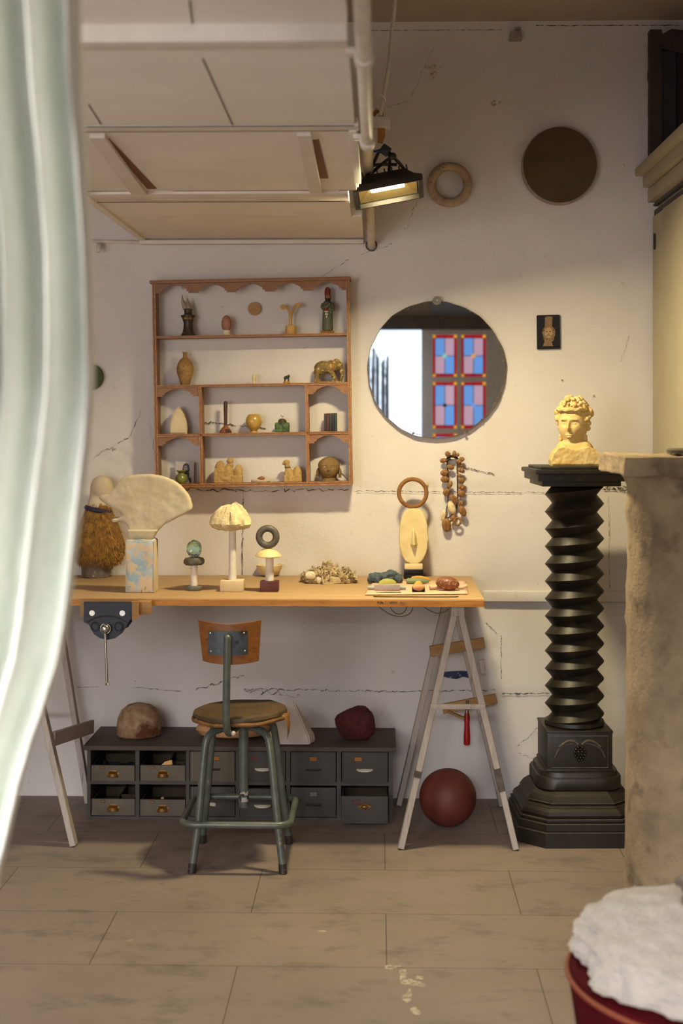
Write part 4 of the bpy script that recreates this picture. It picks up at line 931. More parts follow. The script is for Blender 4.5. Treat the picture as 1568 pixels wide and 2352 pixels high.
obj('base', box(B(), ep(0, 1.5), (65*mi, .04, 3.4*mi), bev=.001), ewood, t)
bm = B(); prism(bm, [ep(x, z)[0::2] for x, z in ((8, 33), (13, 30), (12, 40), (8, 44))], -13.2*mi, -12.2*mi); obj('ear_patch', bm, mat('orange_paint_patch', '#a8602c'), t)
# row 3
bm = B(); prism(bm, [(x*mi, z*mi) for x, z in ((-19, 0), (20, 0), (20, 14), (18, 30), (12, 46), (5, 57), (1, 63), (-4, 58), (-11, 48), (-17, 34), (-20, 16))], -.016, .016, .005); rough(bm, .0015, 40, 2)
tag(obj('pointed_stone', bm, 'limeblock', None, sp(410, 3)), 'beige pointed flat stone in the upper left arched compartment', 'stone')
t = thing('wooden_stamp', 'tall-handled dark wooden stamp with a round foot, third shelf row', 'stamp', sp(518, 3))
obj('foot', lathe(B(), up([(0, 0), (14, 0), (14, 4), (12, 8), (6, 14), (4.5, 18), (0, 18)]), n=24), mat('red_brown_wood', '#7a4426', '#8a5430', scale=40, c3='#3a1e12', s3=30, lo3=.55, hi3=.6), t)
obj('handle', lathe(B(), up([(0, 16), (4, 16), (4, 40), (4.6, 60), (4.6, 70), (3, 73), (0, 74)]), n=16), mat('dark_brown_handle', '#4c2e1a', '#3c2414', scale=40, rough=.45), t)
bm = B(); lathe(bm, up([(0, 0), (9, 0), (9, 2), (6, 4), (12, 9), (18, 18), (19, 27), (17, 35), (13, 41), (10, 42.5), (9.6, 41), (0, 40)]), n=36); tag(obj('round_jar', bm, mat('amber_glazed_jar', '#a8823a', '#b89850', scale=10, rough=.25, c3='#e0c890', s3=22, lo3=.62, hi3=.75, bump=0), None, sp(582.5, 3)), 'round amber-yellow footed jar in the middle of the third shelf row', 'jar')
t = thing('green_box', 'small green mottled box with a dark lid and ball finial, third shelf row', 'box', sp(648, 3))
bm = B(); prism(bm, [(x*mi, z*mi) for x, z in ((-16, 0), (16, 0), (16.5, 18), (14, 22), (-14, 22), (-16.5, 18))], -.022, .022, .002); obj('body', bm, mat('mottled_green', '#54683c', '#3c5030', scale=60, lo=.45, hi=.55, c3='#26301e', s3=60, lo3=.6, hi3=.64), t)
obj('lid', lathe(B(), up([(0, 22), (10, 22), (9, 27), (6, 30), (3, 31), (0, 31)]), n=20), mat('dark_lid', '#4a3820', '#32281a', scale=60), t)
bm = B(); ell(bm, (0, 0, 38*mi), (3.6*mi,)*3); cyl(bm, (0, 0, 30*mi), (0, 0, 36*mi), 1*mi); obj('finial', bm, 'whitepull', t)
xb = -14
for i, (w, h, c_, lb) in enumerate(((5.5, 41, '#33271f', 'dark brown miniature book, leftmost of the row of five'), (6.5, 41.5, '#4a2018', 'dark red miniature book, second from the left in the row of five'), (5.5, 41.5, '#222c20', 'dark green miniature book in the middle of the row of five'), (5, 42, '#1c1c20', 'black miniature book, fourth from the left in the row of five'), (6, 42.5, '#26342e', 'black-green miniature book, rightmost of the row of five'))):
    p = sp(758, 3); bm = B(); box(bm, (0, 0, h*mi/2), (w*mi*.96, .03, h*mi), bev=.0012)
    for z in (.18, .5, .8): box(bm, (0, -.0151, h*mi*z), (w*mi*.8, .0012, .0012))
    b_ = obj('miniature_book', bm, mat('leather_'+c_[1:], c_, rough=.5, bump=.1), None, p+Vector(((xb+w/2)*mi, 0, 0))); tag(b_, lb, 'book', 'miniature books in the upper right arched compartment'); xb += w+.4
    q = obj('page_block', box(B(), (0, .002, h*mi/2), (w*mi*.7, .0285, h*mi+.0006)), 'bone', b_, smooth=False)
# row 4
q = sp(424, 4, -.03)
card = thing('portrait_card', 'black and white photo card of a long-haired bearded person, behind the green vase', 'photo card', q)
bm = B(); box(bm, (0, .002, 25*mi), (43*mi, .0012, 50*mi), (-6, 0, 0)); obj('paper', bm, mat('lilac_white_paper', '#b5aaa6', rough=.5, bump=0), card, smooth=False)
def flat(bm, pts, y, cx_=0, cz=0, k=1.0, tilt=0):
    bm.faces.new([bm.verts.new((cx_+x*k, y+tilt*(cz+z*k), cz+z*k)) for x, z in pts])
def oval(rx, rz, n=20, cx_=0, cz=0, w=0, seed=1): return [(cx_+rx*math.cos(2*PI*i/n)*(1+w*math.sin(i*seed)), cz+rz*math.sin(2*PI*i/n)) for i in range(n)]
ht = mat('printed_black_hair', '#161214', bump=0, rough=.5); ft = mat('printed_grey_face', '#7d7270', bump=0, rough=.5)
tl = .105
bm = B(); flat(bm, oval(8.5, 13, 24, 3, 33, .05, 5), -.0035, k=mi, tilt=tl); flat(bm, [(3, 24), (11, 24), (10, 12), (14, 14), (16, 2), (12, 0), (9, 8), (5, 18)], -.0036, k=mi, tilt=tl); obj('printed_hair', bm, ht, card, smooth=False)
bm = B(); flat(bm, oval(4.8, 7, 20, 2, 34), -.0041, k=mi, tilt=tl); flat(bm, [(-2, 22), (6, 20), (9, 8), (6, 2), (-4, 2)], -.0041, k=mi, tilt=tl); obj('printed_face', bm, ft, card, smooth=False)
bm = B()
for a, b_, w, h in ((0, 36, 1.5, .7), (4, 36, 1.5, .7), (2, 29.5, 3, 1.2), (2, 26.5, 3.2, 2)): flat(bm, oval(w, h, 12, a, b_), -.0046, k=mi, tilt=tl)
obj('printed_features', bm, ht, card, smooth=False)
bm = B(); lathe(bm, up([(0, 0), (8, 0), (12, 4), (13.6, 10), (12, 17), (7.5, 21.5), (6.5, 24), (9, 27), (11.5, 29), (11, 30), (7, 28.5), (0, 28)]), n=32); tag(obj('glass_vase', bm, mat('green_ancient_glass', '#6b6b30', '#80823c', scale=30, rough=.3, spec=.6), None, sp(416, 4, -.062)), 'small squat olive-green vase in the lower left arched compartment', 'vase')
st = mat('sandy_carved_stone', '#b59660', '#a5854e', scale=50, rough=.9, bump=.6, c3='#7a6038', s3=110, lo3=.62, hi3=.7)
bm = B()
ell(bm, ep(-21, 26), (12*mi, 11*mi, 26*mi), (0, 4, 0)); box(bm, ep(-21, 16), (23*mi, 22*mi, 32*mi), (0, 4, 0)); ell(bm, ep(-1, 22), (12*mi, 12*mi, 22*mi), (0, 5, 0)); ell(bm, ep(-4, 8), (17*mi, 13*mi, 10*mi)); ell(bm, ep(3, 40), (8*mi, 8*mi, 5*mi)); ell(bm, ep(3, 50), (7.5*mi, 7.5*mi, 8*mi)); ell(bm, ep(22, 20), (10*mi, 11*mi, 22*mi)); box(bm, ep(20, 8), (24*mi, 22*mi, 15*mi)); box(bm, ep(0, 2), (64*mi, 22*mi, 4*mi))
bm = remesh(bm, .0018, 3); rough(bm, .0018, 70, 3)
tag(obj('stone_group', bm, st, None, sp(525, 4)), 'carved sandy stone group of three standing forms, left in the bottom shelf row', 'carving')
t = thing('small_dish', 'thin pale oval dish lying in the middle of the bottom shelf row', 'dish', sp(598.5, 4))
bm = B(); lathe(bm, up([(0, 0), (20, 0), (23, 3), (22.5, 6), (18, 5), (0, 4)]), n=28, flat=.55); obj('plate', bm, 'plaster_obj', t)
bm = B(); lathe(bm, [(0, -10*mi), (3*mi, -5*mi), (5*mi, 1*mi), (3.5*mi, 6*mi), (0, 9*mi)], (1*mi, 0, 0), 14, (1, 0, .05)); tag(obj('brown_shell', bm, mat('brown_shell', '#7a4426', '#9c6038', scale=90, rough=.5), None, sp(599, 4)+Vector((0, 0, 9*mi))), 'small brown shell lying on the pale dish in the bottom shelf row', 'shell')
bm = B(); ell(bm, ep(-9, 14), (11*mi, 11*mi, 19*mi)); ell(bm, ep(11, 17), (11*mi, 11*mi, 19*mi)); box(bm, ep(1, 7), (41*mi, 20*mi, 14*mi)); cyl(bm, ep(-11, 28), ep(-12, 38), 6*mi, n=14); ell(bm, ep(-14, 44), (7.5*mi, 7*mi, 7*mi)); ell(bm, ep(-20, 41), (3.5*mi, 4*mi, 3*mi))
bm = remesh(bm, .0018, 3); rough(bm, .0016, 80, 9)
t = thing('stone_pair', 'carved sandy stone pair, one with a small dog-like head, bottom shelf row', 'carving', sp(671.5, 4)); obj('carving', bm, st, t); obj('neck_band', torus(B(), ep(-11.5, 33), 6.0*mi, 1.2*mi, (0, .0, 1), 24, 8), mat('violet_grey_band', '#4c444c'), t)
t = thing('terracotta_head', 'brown terracotta head with white eyes, lower right arched compartment', 'head', sp(755, 4, -.05))
tc = mat('brown_terracotta', '#7d6236', '#6b5230', scale=50, rough=.85, bump=.4)
bm = face_bm(24*mi, 22*mi, 27*mi, .75, 80, 60)
for v_ in bm.verts:
    if v_.co.z > 8*mi: v_.co.x *= 1.0+.0; v_.co.z = 8*mi+(v_.co.z-8*mi)*.95
    s_ = 1+.12*math.exp(-((v_.co.z-14*mi)/(10*mi))**2); v_.co.x *= s_
    v_.co.z += 30*mi
obj('head', bm, tc, t)
bm = B(); cyl(bm, (0, 2*mi, 0), (0, 2*mi, 10*mi), 17*mi, 14*mi, 24)
for s_ in (-1, 1): ell(bm, (s_*25*mi, 4*mi, 19*mi), (4*mi, 6*mi, 11*mi)); box(bm, (s_*25*mi, 4*mi, 10*mi), (7*mi, 8*mi, 5*mi), bev=.001)
obj('ears_and_neck', bm, tc, t)
bm = B()
for s_ in (-1, 1): ell(bm, (s_*8.3*mi, -18.3*mi, 33.0*mi), (2.6*mi, 2*mi, 1.5*mi), u=14, v=8)
obj('eyes', bm, 'bone', t, label='white inlaid eyes')
bm = B()
for s_ in (-1, 1): ell(bm, (s_*8.3*mi, -20.3*mi, 33.0*mi), (1.1*mi, .7*mi, 1.1*mi), u=10, v=8)
obj('pupils', bm, 'black', t)
tag(obj('rod_behind_head', tube(B(), [(0, 0, 0), (.036, 0, -.034)], .0025, 8), 'greystone', None, sp(777, 4, -.03)+Vector((0, 0, .039))), 'thin grey stick leaning beside the terracotta head in the lower right compartment', 'stick')
# ---------------------------------------------------------------- round mirror
c = W(1001, 849, -.02); R_ = 156.5*mpp(-.02)
mr = thing('round_mirror', 'large round frameless mirror with a chipped rim, reflecting a stained glass door', 'mirror', c)
mm_ = NT('silvered_mirror'); mm_.b.inputs['Metallic'].default_value = 1; mm_.b.inputs['Roughness'].default_value = .012; mm_.col(hx('#c9ccce'))
def rimr(a): return R_*(1+.006*math.sin(3*a+1)+.004*math.sin(9*a)+.003*math.sin(23*a))
bm = B(); n = 140
f0 = [bm.verts.new((rimr(2*PI*i/n)*math.cos(2*PI*i/n), 0, rimr(2*PI*i/n)*math.sin(2*PI*i/n))) for i in range(n)]; bm.faces.new(f0)
MT = (0, 0)
g_ = obj('mirror_glass', bm, mm_.m, mr, (0, -.0005, 0), smooth=False)
bm = B(); f1 = []
for y, k_ in ((-.0002, 1.0), (-.0002, 1.006), (.004, 1.008), (.004, .9)):
    f1.append([bm.verts.new((rimr(2*PI*i/n)*k_*math.cos(2*PI*i/n), y, rimr(2*PI*i/n)*k_*math.sin(2*PI*i/n))) for i in range(n)])
for a, b_ in zip(f1, f1[1:]):
    for i in range(n): bm.faces.new((a[i], a[(i+1) % n], b_[(i+1) % n], b_[i]))
bm.faces.new(f1[-1]); obj('mirror_back', bm, 'mirroredge', mr)
bm = B(); r_ = random.Random(4)
for i in range(90):
    a = r_.choice([r_.uniform(3.9, 5.9), r_.uniform(0, 6.28), r_.uniform(5.4, 5.9)]); rr = R_*(1-r_.uniform(0, .018)); s_ = r_.uniform(.001, .005); q = Vector((rr*math.cos(a), -.0012, rr*math.sin(a)))
    bm.faces.new([bm.verts.new(q+Vector((s_*math.cos(t_), 0, s_*.6*math.sin(t_)))) for t_ in sorted(r_.uniform(0, 6.28) for _ in range(5))])
q_ = obj('rim_chips', bm, 'mirroredge', mr, smooth=False); q_['kind'] = 'stuff'
q = W(1003, 690, -.026)-c
wm = obj('top_washer', cyl(B(), q+Vector((0, .012, 0)), q+Vector((0, -.002, 0)), 10*mpp(0), n=24), 'chip', mr)
obj('screw_head', cyl(B(), q+Vector((0, -.002, 0)), q+Vector((0, -.005, 0)), .004, n=12), 'steel', wm)
for a, b_ in ((949, 995), (1067, 994)):
    q = W(a, b_, -.024)-c; bm = B(); cyl(bm, q+Vector((0, .015, 0)), q+Vector((0, -.003, 0)), .0045, n=12); obj('clip', bm, 'chip', mr)
# ---------------------------------------------------------------- other things on the wall
q = W(1032, 424, -.03); tag(obj('wall_ring', torus(B(), (0, 0, 0), 41.5*mpp(-.03), 10.5*mpp(-.03)), 'marblering', None, q), 'flat mottled pinkish stone ring hung high on the wall right of the floodlight', 'ring')
for v_ in bpy.data.objects['wall_ring'].data.vertices: v_.co.y *= .9
c = W(1284, 381, -.03); m = mpp(-.03)
t = thing('brown_disc', 'dark brown round panel with a pale rim hung high on the wall at right', 'disc', c)
bm = B(); cyl(bm, (0, .024, 0), (0, -.008, 0), 86*m, 86*m, 72); obj('rim', bm, 'corkedge', t); obj('face', cyl(B(), (0.001, -.006, .002), (.001, -.0125, .002), 83.5*m, n=72), 'cork', t, label='dark brown front disc')
for o_ in list(t.children):
    for v_ in o_.data.vertices: v_.co.z *= 1.03
tag(obj('green_disc', cyl(B(), (0, .02, 0), (0, -.01, 0), .05, n=40), mat('dark_green_disc', '#3d4a20', '#33401a', scale=20), None, W(207, 866, -.022)), 'green round disc on the wall, mostly hidden behind the curtain', 'disc')
bm = B(); box(bm, (0, 0, 0), (26*mpp(0), .03, 19*mpp(0)), bev=.003); cyl(bm, (.006, -.014, .022), (.006, -.014, .03), .012, n=16); tag(obj('junction_box', bm, mat('grey_junction_box', '#a0968b', '#8a8074', scale=40), None, W(1184, 84, -.016)), 'small pale junction box high on the wall near the ceiling', 'box')
# photo card of a stone head
c = W(1259, 763, -.007); m = mpp(0)
t = thing('postcard', 'black postcard of a bearded stone head pinned to the wall right of the mirror', 'postcard', c)
bm = B(); prism(bm, [(x*m, z*m) for x, z in ((-27, 37), (-25, 39), (24, 40), (26, 38), (27, -37), (26, -38), (-24, -39.5), (-26, -38))], -.0008, .0006); obj('card', bm, mat('glossy_black_card', '#0f0d0b', rough=.3, bump=0), t, smooth=False)
sb = mat('printed_brown_stone', '#8a6e50', '#6b5238', scale=200, rough=.4, bump=0); sl = mat('printed_pale_face', '#b0936c', '#9a7c58', scale=200, rough=.4, bump=0); sd = mat('printed_dark_shadow', '#2a1d14', bump=0)
bm = B(); flat(bm, [(-8, 12), (8, 12), (9, 30), (10, 34), (5, 36), (-4, 36), (-8, 34)], -.0012, k=m); flat(bm, oval(15, 16, 26, 1, -1, .07, 4), -.0013, k=m); flat(bm, oval(12, 10, 22, 1, -14, .1, 3), -.0014, k=m); flat(bm, [(-8, -20), (6, -20), (11, -32), (-13, -32)], -.0011, k=m); obj('printed_stone_head', bm, sb, t, smooth=False)
bm = B(); flat(bm, oval(9, 12, 22, 0, -1), -.0018, k=m); obj('printed_face', bm, sl, t, smooth=False)
bm = B()
for pts in (oval(2.6, 1.0, 10, -4, 1), oval(2.6, 1.0, 10, 4, 1.5), [(-5, -8), (0, -6), (6, -8), (6, -9), (0, -7.4), (-5, -9)], [(-1, -4), (2, -4), (2, -5), (-1, -5)], oval(1.4, 1.4, 8, -11, 4), oval(1.4, 1.4, 8, 12, 5), oval(1.4, 1.2, 8, -9, -14), oval(1.2, 1.4, 8, 9, -15), oval(1.2, 1, 8, 3, -18), oval(1.5, 1, 8, -3, -16)): flat(bm, pts, -.0022, k=m)
obj('printed_shadows', bm, sd, t, smooth=False)
tag(obj('tape_scrap', box(B(), (0, 0, 0), (.006, .0012, .012), (0, 8, 0)), mat('yellowed_tape', '#c9b07c', bump=0), None, W(981, 1111, -.008)), 'yellowed scrap of tape on the wall beside the brown ring', 'tape')
# garland of nut shells
c = W(1040, 1053, -.012); t = thing('nut_garland', 'garland of brown nut shells and pods on a black cord hanging on the wall', 'garland', c); m = mpp(-.02)
def gp(px, py, y=-.02): return W(px, py, y)-c
bm = B()
tube(bm, [gp(*p, -.014) for p in ((1026, 1055), (1027, 1080), (1029, 1100), (1028, 1130), (1029, 1150), (1024, 1175), (1023, 1190))], .0021, 6, smooth=1)
tube(bm, [gp(*p, -.014) for p in ((1050, 1055), (1049, 1080), (1050, 1110), (1050, 1145), (1048, 1170), (1035, 1186), (1024, 1192))], .0021, 6, smooth=1)
tube(bm, [gp(*p, -.014) for p in ((1024, 1062), (1028, 1050), (1040, 1047), (1050, 1052), (1052, 1060))], .0045, 6, smooth=1)
tube(bm, [gp(*p, -.016) for p in ((1026, 1058), (1036, 1053), (1048, 1050))], .0035, 6)
obj('cord', bm, 'cord', t)
obj('pin', box(B(), gp(1039, 1053, -.02), (.014, .012, .005), bev=.001), 'bone', t)
NT_ = [(1028, 1043, 6, 7, -30, 0), (1043, 1042, 4.5, 7, 0, 0), (1051, 1045, 3.5, 4, 30, 0), (1018, 1058, 8.5, 6, 0, 0), (1060, 1055, 6, 5.5, 20, 0), (1053, 1060, 7, 5.5, 25, 0), (1057, 1069, 6.5, 4, 10, 0), (1034, 1073, 9, 6.5, 20, 0), (1058, 1080, 8, 5.5, 10, 0), (1020, 1086, 9.5, 7, -10, 0), (1054, 1092, 6, 4.5, 20, 0), (1060, 1104, 7, 7, 20, 0), (1021, 1101, 9.5, 7.5, 0, 0),
       (1033, 1113, 6, 9, 15, 0), (1059, 1119, 8, 6, 25, 0), (1025, 1131, 8, 9.5, 10, 0), (1059, 1134, 9, 8.5, 20, 0), (1042, 1146, 7, 13, -42, 0), (1058, 1157, 5.5, 8, 20, 0), (1037, 1166, 9, 16, -22, 1), (1062, 1174, 8, 13, -25, 0), (1018, 1184, 6, 13, 10, 1), (1040, 1190, 6, 8, 20, 0), (1050, 1198, 7, 11, 10, 2), (1025, 1206, 10.5, 16, -5, 0)]
for i, (a, b_, rx, rz, rt, kd) in enumerate(NT_):
    bm = B(); 
    if kd == 2: torus(bm, (0, 0, 0), 8*m, 2.6*m, n=24, m=8)
    else:
        ell(bm, (0, 0, 0), (rx*m, min(rx, rz)*m*.8, rz*m), (0, 0, 0), 20, 14)
        for v_ in bm.verts:
            g_v = math.exp(-(v_.co.x/(rx*m*.16))**2)
            if v_.co.y < 0 and (i % 3 != 1): v_.co.y *= 1-.35*g_v
    rough(bm, .0008, 120, i)
    o = obj('nut_shell', bm, 'nutpale' if kd == 1 else 'nut', t, gp(a, b_, -.022-.004*(i % 3)), rot=(0, rt, 0))
    if kd == 1: o['label'] = 'cream split pod'
# ledge / conduit along the wall right of the table
bm = B(); z = W(1250, 1370, -.02).z; x0 = W(1108, 1370, -.02).x
box(bm, ((x0+1.055)/2, -.011, z), (1.055-x0, .022, 24*mpp(0)), bev=.006); rough(bm, .001, 30, 3)
o = struct('trim_2', bm, 'wall', smooth=True)
bm = B(); A_ = W(1012, 1543, -.0085); pts = [(1008, 1545), (1035, 1542), (1060, 1541), (1092, 1543), (1092, 1562), (1080, 1558), (1062, 1554), (1048, 1560), (1030, 1557), (1014, 1553), (1008, 1556)]
P_ = [W(a, b_, -.007) for a, b_ in pts]; prism(bm, [(p.x, p.z) for p in P_], -.0085, -.004)
c_ = obj('blue_paint_patch', bm, mat('old_blue_paint', '#232c4a', '#3a4260', scale=40, c3='#a39a92', s3=60, lo3=.62, hi3=.68), wall, smooth=False); c_['kind'] = 'structure'
# ---------------------------------------------------------------- things on the table
def tp(px, py, dy=0):
    q = G(px, py, TZ); return Vector((q.x, q.y+dy, TZ+.0003))
def mm(p): return (p.y+DW)/F
# fur-bodied bust behind the curtain
p = tp(212, 1330, .065); m = mm(p)
t = thing('fur_figure', 'figure with cream rounded head and mustard fur body on stone, beside the curtain', 'sculpture', p)
bm = B(); lathe(bm, [(0, 0), (30*m, 0), (33*m, 8*m), (31*m, 28*m), (26*m, 36*m), (0, 38*m)], n=28); rough(bm, .005, 18, 4); obj('stone_foot', bm, mat('pinkish_grey_stone', '#7d6c62', '#5c4f48', scale=40, c3='#a39488', s3=60), t)
bm = B(); pr = [(0, 30), (30, 30), (46, 36), (56, 52), (56, 80), (48, 110), (34, 138), (26, 158), (22, 170), (0, 172)]; lathe(bm, [(a*m, b_*m) for a, b_ in pr], (6*m, 0, 0), 64, flat=.85)
rough(bm, .006, 22, 8)
r_ = random.Random(2); fs = [f for f in bm.faces if len(f.verts) == 4]
import bisect
cum = []; s_ = 0
for f in fs: s_ += f.calc_area(); cum.append(s_)
tufts = []
for k in range(5200):
    f = fs[bisect.bisect(cum, r_.uniform(0, s_*.9999))]; a, b_ = r_.random(), r_.random()
    q = f.verts[0].co.lerp(f.verts[1].co, a).lerp(f.verts[3].co.lerp(f.verts[2].co, a), b_); tufts.append((q.copy(), f.normal.copy()))
for q, n_ in tufts:
    L = r_.uniform(.010, .019); w = .0011; d = (n_*.55+Vector((r_.uniform(-.35, .35), r_.uniform(-.3, .3), -.75))).normalized(); s2 = d.orthogonal().normalized().lerp(n_.cross(d), r_.random()).normalized()*w
    e = q+d*L*.6+n_*.002; tip = q+d*L
    v0, v1, v2, v3, v4 = [bm.verts.new(x) for x in (q-s2, q+s2, e+s2*.8, e-s2*.8, tip)]
    bm.faces.new((v0, v1, v2, v3)); bm.faces.new((v3, v2, v4))
obj('fur_body', bm, 'fur', t, label='mustard yellow fur')
bm = B(); tube(bm, [(x*m, y*m, z*m) for x, y, z in [(6+27*math.cos(a), 23*math.sin(a), 156-5*math.cos(a)) for a in [i*2*PI/24 for i in range(24)]]], 6*m, 8, closed=True); obj('ribbon', bm, 'navyband', t, label='dark navy ribbon')
bm = B(); ell(bm, (14*m, 0, 205*m), (27*m, 22*m, 30*m)); lathe(bm, [(24*m, 150*m), (27*m, 165*m), (20*m, 185*m), (20*m, 200*m)], (6*m, 0, 0), 28, flat=.8); bm = remesh(bm, .004, 6); obj('plaster_head', bm, 'plaster_obj', t)
# fan-shaped sculpture on its painted block
p = tp(321, 1362, .045); m = mm(p)
t = thing('painted_block', 'rectangular stone block with flaking pale blue paint, under the fan-shaped sculpture', 'block', p)
k = NT('flaking_blue_paint'); v_ = k.vec()
nz_ = k.ramp(k.noise(v_, 22, 7, .62, .4), .50, .512); nb = k.ramp(k.noise(v_, 14, 4, .5), .4, .6)
c_ = k.mix(nz_, k.mix(nb, hx('#9ab4c4'), hx('#c9cdd0')), hx('#d2bfa2')); c_ = k.mix(k.ramp(k.noise(v_, 34, 6, .7), .645, .655), c_, hx('#6a9cc4')); c_ = k.mix(k.ramp(k.noise(v_, 11, 5, .7), .64, .66), c_, hx('#9a8468'))
k.col(c_); k.b.inputs['Roughness'].default_value = .8; k.bump(nz_, .5, .0015); 
bm = B(); box(bm, (0, 0, 61*m), (64*m, .085, 122*m), bev=.006); bmesh.ops.subdivide_edges(bm, edges=bm.edges[:], cuts=5, use_grid_fill=True); rough(bm, .003, 24, 6); obj('block', bm, k.m, t); box
for sgn in (-1, 1): obj('bare_edge', rough(box(B(), (sgn*32*m, 0, 60*m), (2.5*m, .088, 118*m), bev=.001), .002, 40, 2), 'plaster_obj', t)
pf = p+Vector((0, 0, 121*m)); 
pts = [(-31, 0), (28, 0), (31, 8), (40, 22), (52, 34), (75, 46), (100, 58), (116, 68), (117, 76), (113, 92), (104, 108), (92, 122), (74, 135), (52, 144), (22, 149), (-8, 149), (-36, 144), (-46, 138), (-56, 128), (-66, 114), (-78, 104), (-95, 100), (-98, 94), (-92, 86), (-70, 72), (-50, 60), (-42, 54), (-52, 50), (-68, 47), (-71, 41), (-64, 37), (-46, 39), (-36, 36), (-30, 26), (-31, 12)]
bm = B(); prism(bm, [(a*m, b_*m) for a, b_ in pts], -.022, .012); bmesh.ops.triangulate(bm, faces=[f for f in bm.faces if len(f.verts) > 4]); bm = remesh(bm, .0045, 5); rough(bm, .0018, 16, 7)
for q in bm.verts:
    if q.co.z < .03: q.co.y *= 1.5
tag(obj('fan_sculpture', bm, 'plaster_obj', None, pf+Vector((0, 0, .0005))), 'large cream plaster fan-shaped sculpture standing on the flaking blue block', 'sculpture')
# green glass lump on stone disc and column
p = tp(443.5, 1358, .026); m = mm(p)
t = thing('stone_pedestal', 'small pedestal of dark stone discs and a white column, carrying the green glass lump', 'pedestal', p)
obj('foot', lathe(B(), [(a*m, b_*m) for a, b_ in ((0, 0), (17, 0), (18.5, 4), (18, 9), (16, 11), (0, 11))], n=28), 'greystone', t)
obj('column', lathe(B(), [(a*m, b_*m) for a, b_ in ((0, 10), (8.5, 10), (8, 30), (8.5, 60), (0, 60))], n=24), 'alab', t)
bm = B(); lathe(bm, [(a*m, b_*m) for a, b_ in ((0, 59), (20, 59), (24, 63), (24, 70), (21, 75), (0, 76))], n=28); rough(bm, .002, 40, 3); obj('disc', bm, 'darkstone', t)
gm_ = NT('aqua_glass'); gm_.b.inputs['Transmission Weight'].default_value = .92; gm_.b.inputs['Roughness'].default_value = .05; gm_.b.inputs['IOR'].default_value = 1.45; gm_.col(hx('#c4f0e6'))
bm = B(); vs = bmesh.ops.create_icosphere(bm, subdivisions=3, radius=1)['verts']
for q in bm.verts: n_ = q.co.copy(); r = 1+.13*noise.noise(n_*2.2+Vector((3, 3, 1))); q.co = Vector((n_.x*17*m*r, n_.y*15*m*r, n_.z*20.5*m*r))
tag(obj('glass_lump', bm, gm_.m, None, p+Vector((0, 0, 95.5*m)), smooth=False), 'rough aqua-green glass lump on top of the dark stone disc', 'glass')
# mushroom coral on its column
p = tp(531, 1360, .04); m = mm(p)
t = thing('coral_column', 'white column on a beige block, carrying the rough cream coral cap', 'pedestal', p)
obj('base', box(B(), (0, 0, 12.5*m), (53*m, .07, 25*m), bev=.003), 'limeblock', t)
obj('column', lathe(B(), [(a*m, b_*m) for a, b_ in ((0, 25), (9.5, 25), (8.5, 60), (8, 150), (0, 152))], n=24), 'alab', t)
bm = B(); lathe(bm, [(a*m, b_*m) for a, b_ in ((0, 0), (14, -1), (30, 2), (44, 9), (48, 14), (45, 24), (36, 40), (24, 52), (10, 58), (0, 59))], n=72, flat=.85)
for q in bm.verts:
    a = math.atan2(q.co.y, q.co.x); q.co.x *= 1+.018*math.sin(a*13)+.015*math.sin(a*29); q.co.y *= 1+.02*math.sin(a*13)
    q.co.z += .004*noise.noise(q.co*30)
rough(bm, .010, 34, 5, 4); rough(bm, .004, 130, 6, 3); tag(obj('coral_cap', bm, 'coralw', None, p+Vector((-3*m, 0, 141*m))), 'rough cream coral cap like a mushroom on the tallest white column', 'coral')
# stone ring on alabaster mushroom
p = tp(617.5, 1360, .03); m = mm(p)
t = thing('alabaster_mushroom', 'white alabaster mushroom shape on a dark red block, carrying the dark stone ring', 'sculpture', p)
obj('base', box(B(), (0, 0, 12*m), (42*m, .06, 24*m), bev=.002), 'redwood', t, label='dark red-brown block')
obj('stem', lathe(B(), [(a*m, b_*m) for a, b_ in ((0, 24), (10, 24), (9, 60), (9.5, 80), (0, 82))], n=24), 'alab', t)
bm = B(); lathe(bm, [(a*m, b_*m) for a, b_ in ((0, 79), (26, 78), (30, 80), (28, 85), (18, 93), (6, 97), (0, 97.5))], (-3*m, 0, 0), 36); rough(bm, .0015, 20, 2); obj('cap', bm, 'alab2', t)
tag(obj('stone_ring', torus(B(), (0, 0, 0), 19.5*m, 8*m, n=48, m=16), 'darkstone', None, p+Vector((-4.5*m, 0, (97.5+27)*m))), 'dark grey stone ring standing on the white mushroom shape', 'ring')
# bowl
p = tp(616, 1326, .04); m = mm(p)
bm = B(); lathe(bm, [(a*m, b_*m) for a, b_ in ((0, 0), (12, 0), (22, 6), (28, 16), (30, 26), (28.5, 27), (26, 18), (18, 8), (0, 5))], n=36); tag(obj('yellow_bowl', bm, 'alab2', None, p), 'small yellowish bowl behind the white mushroom shape', 'bowl')
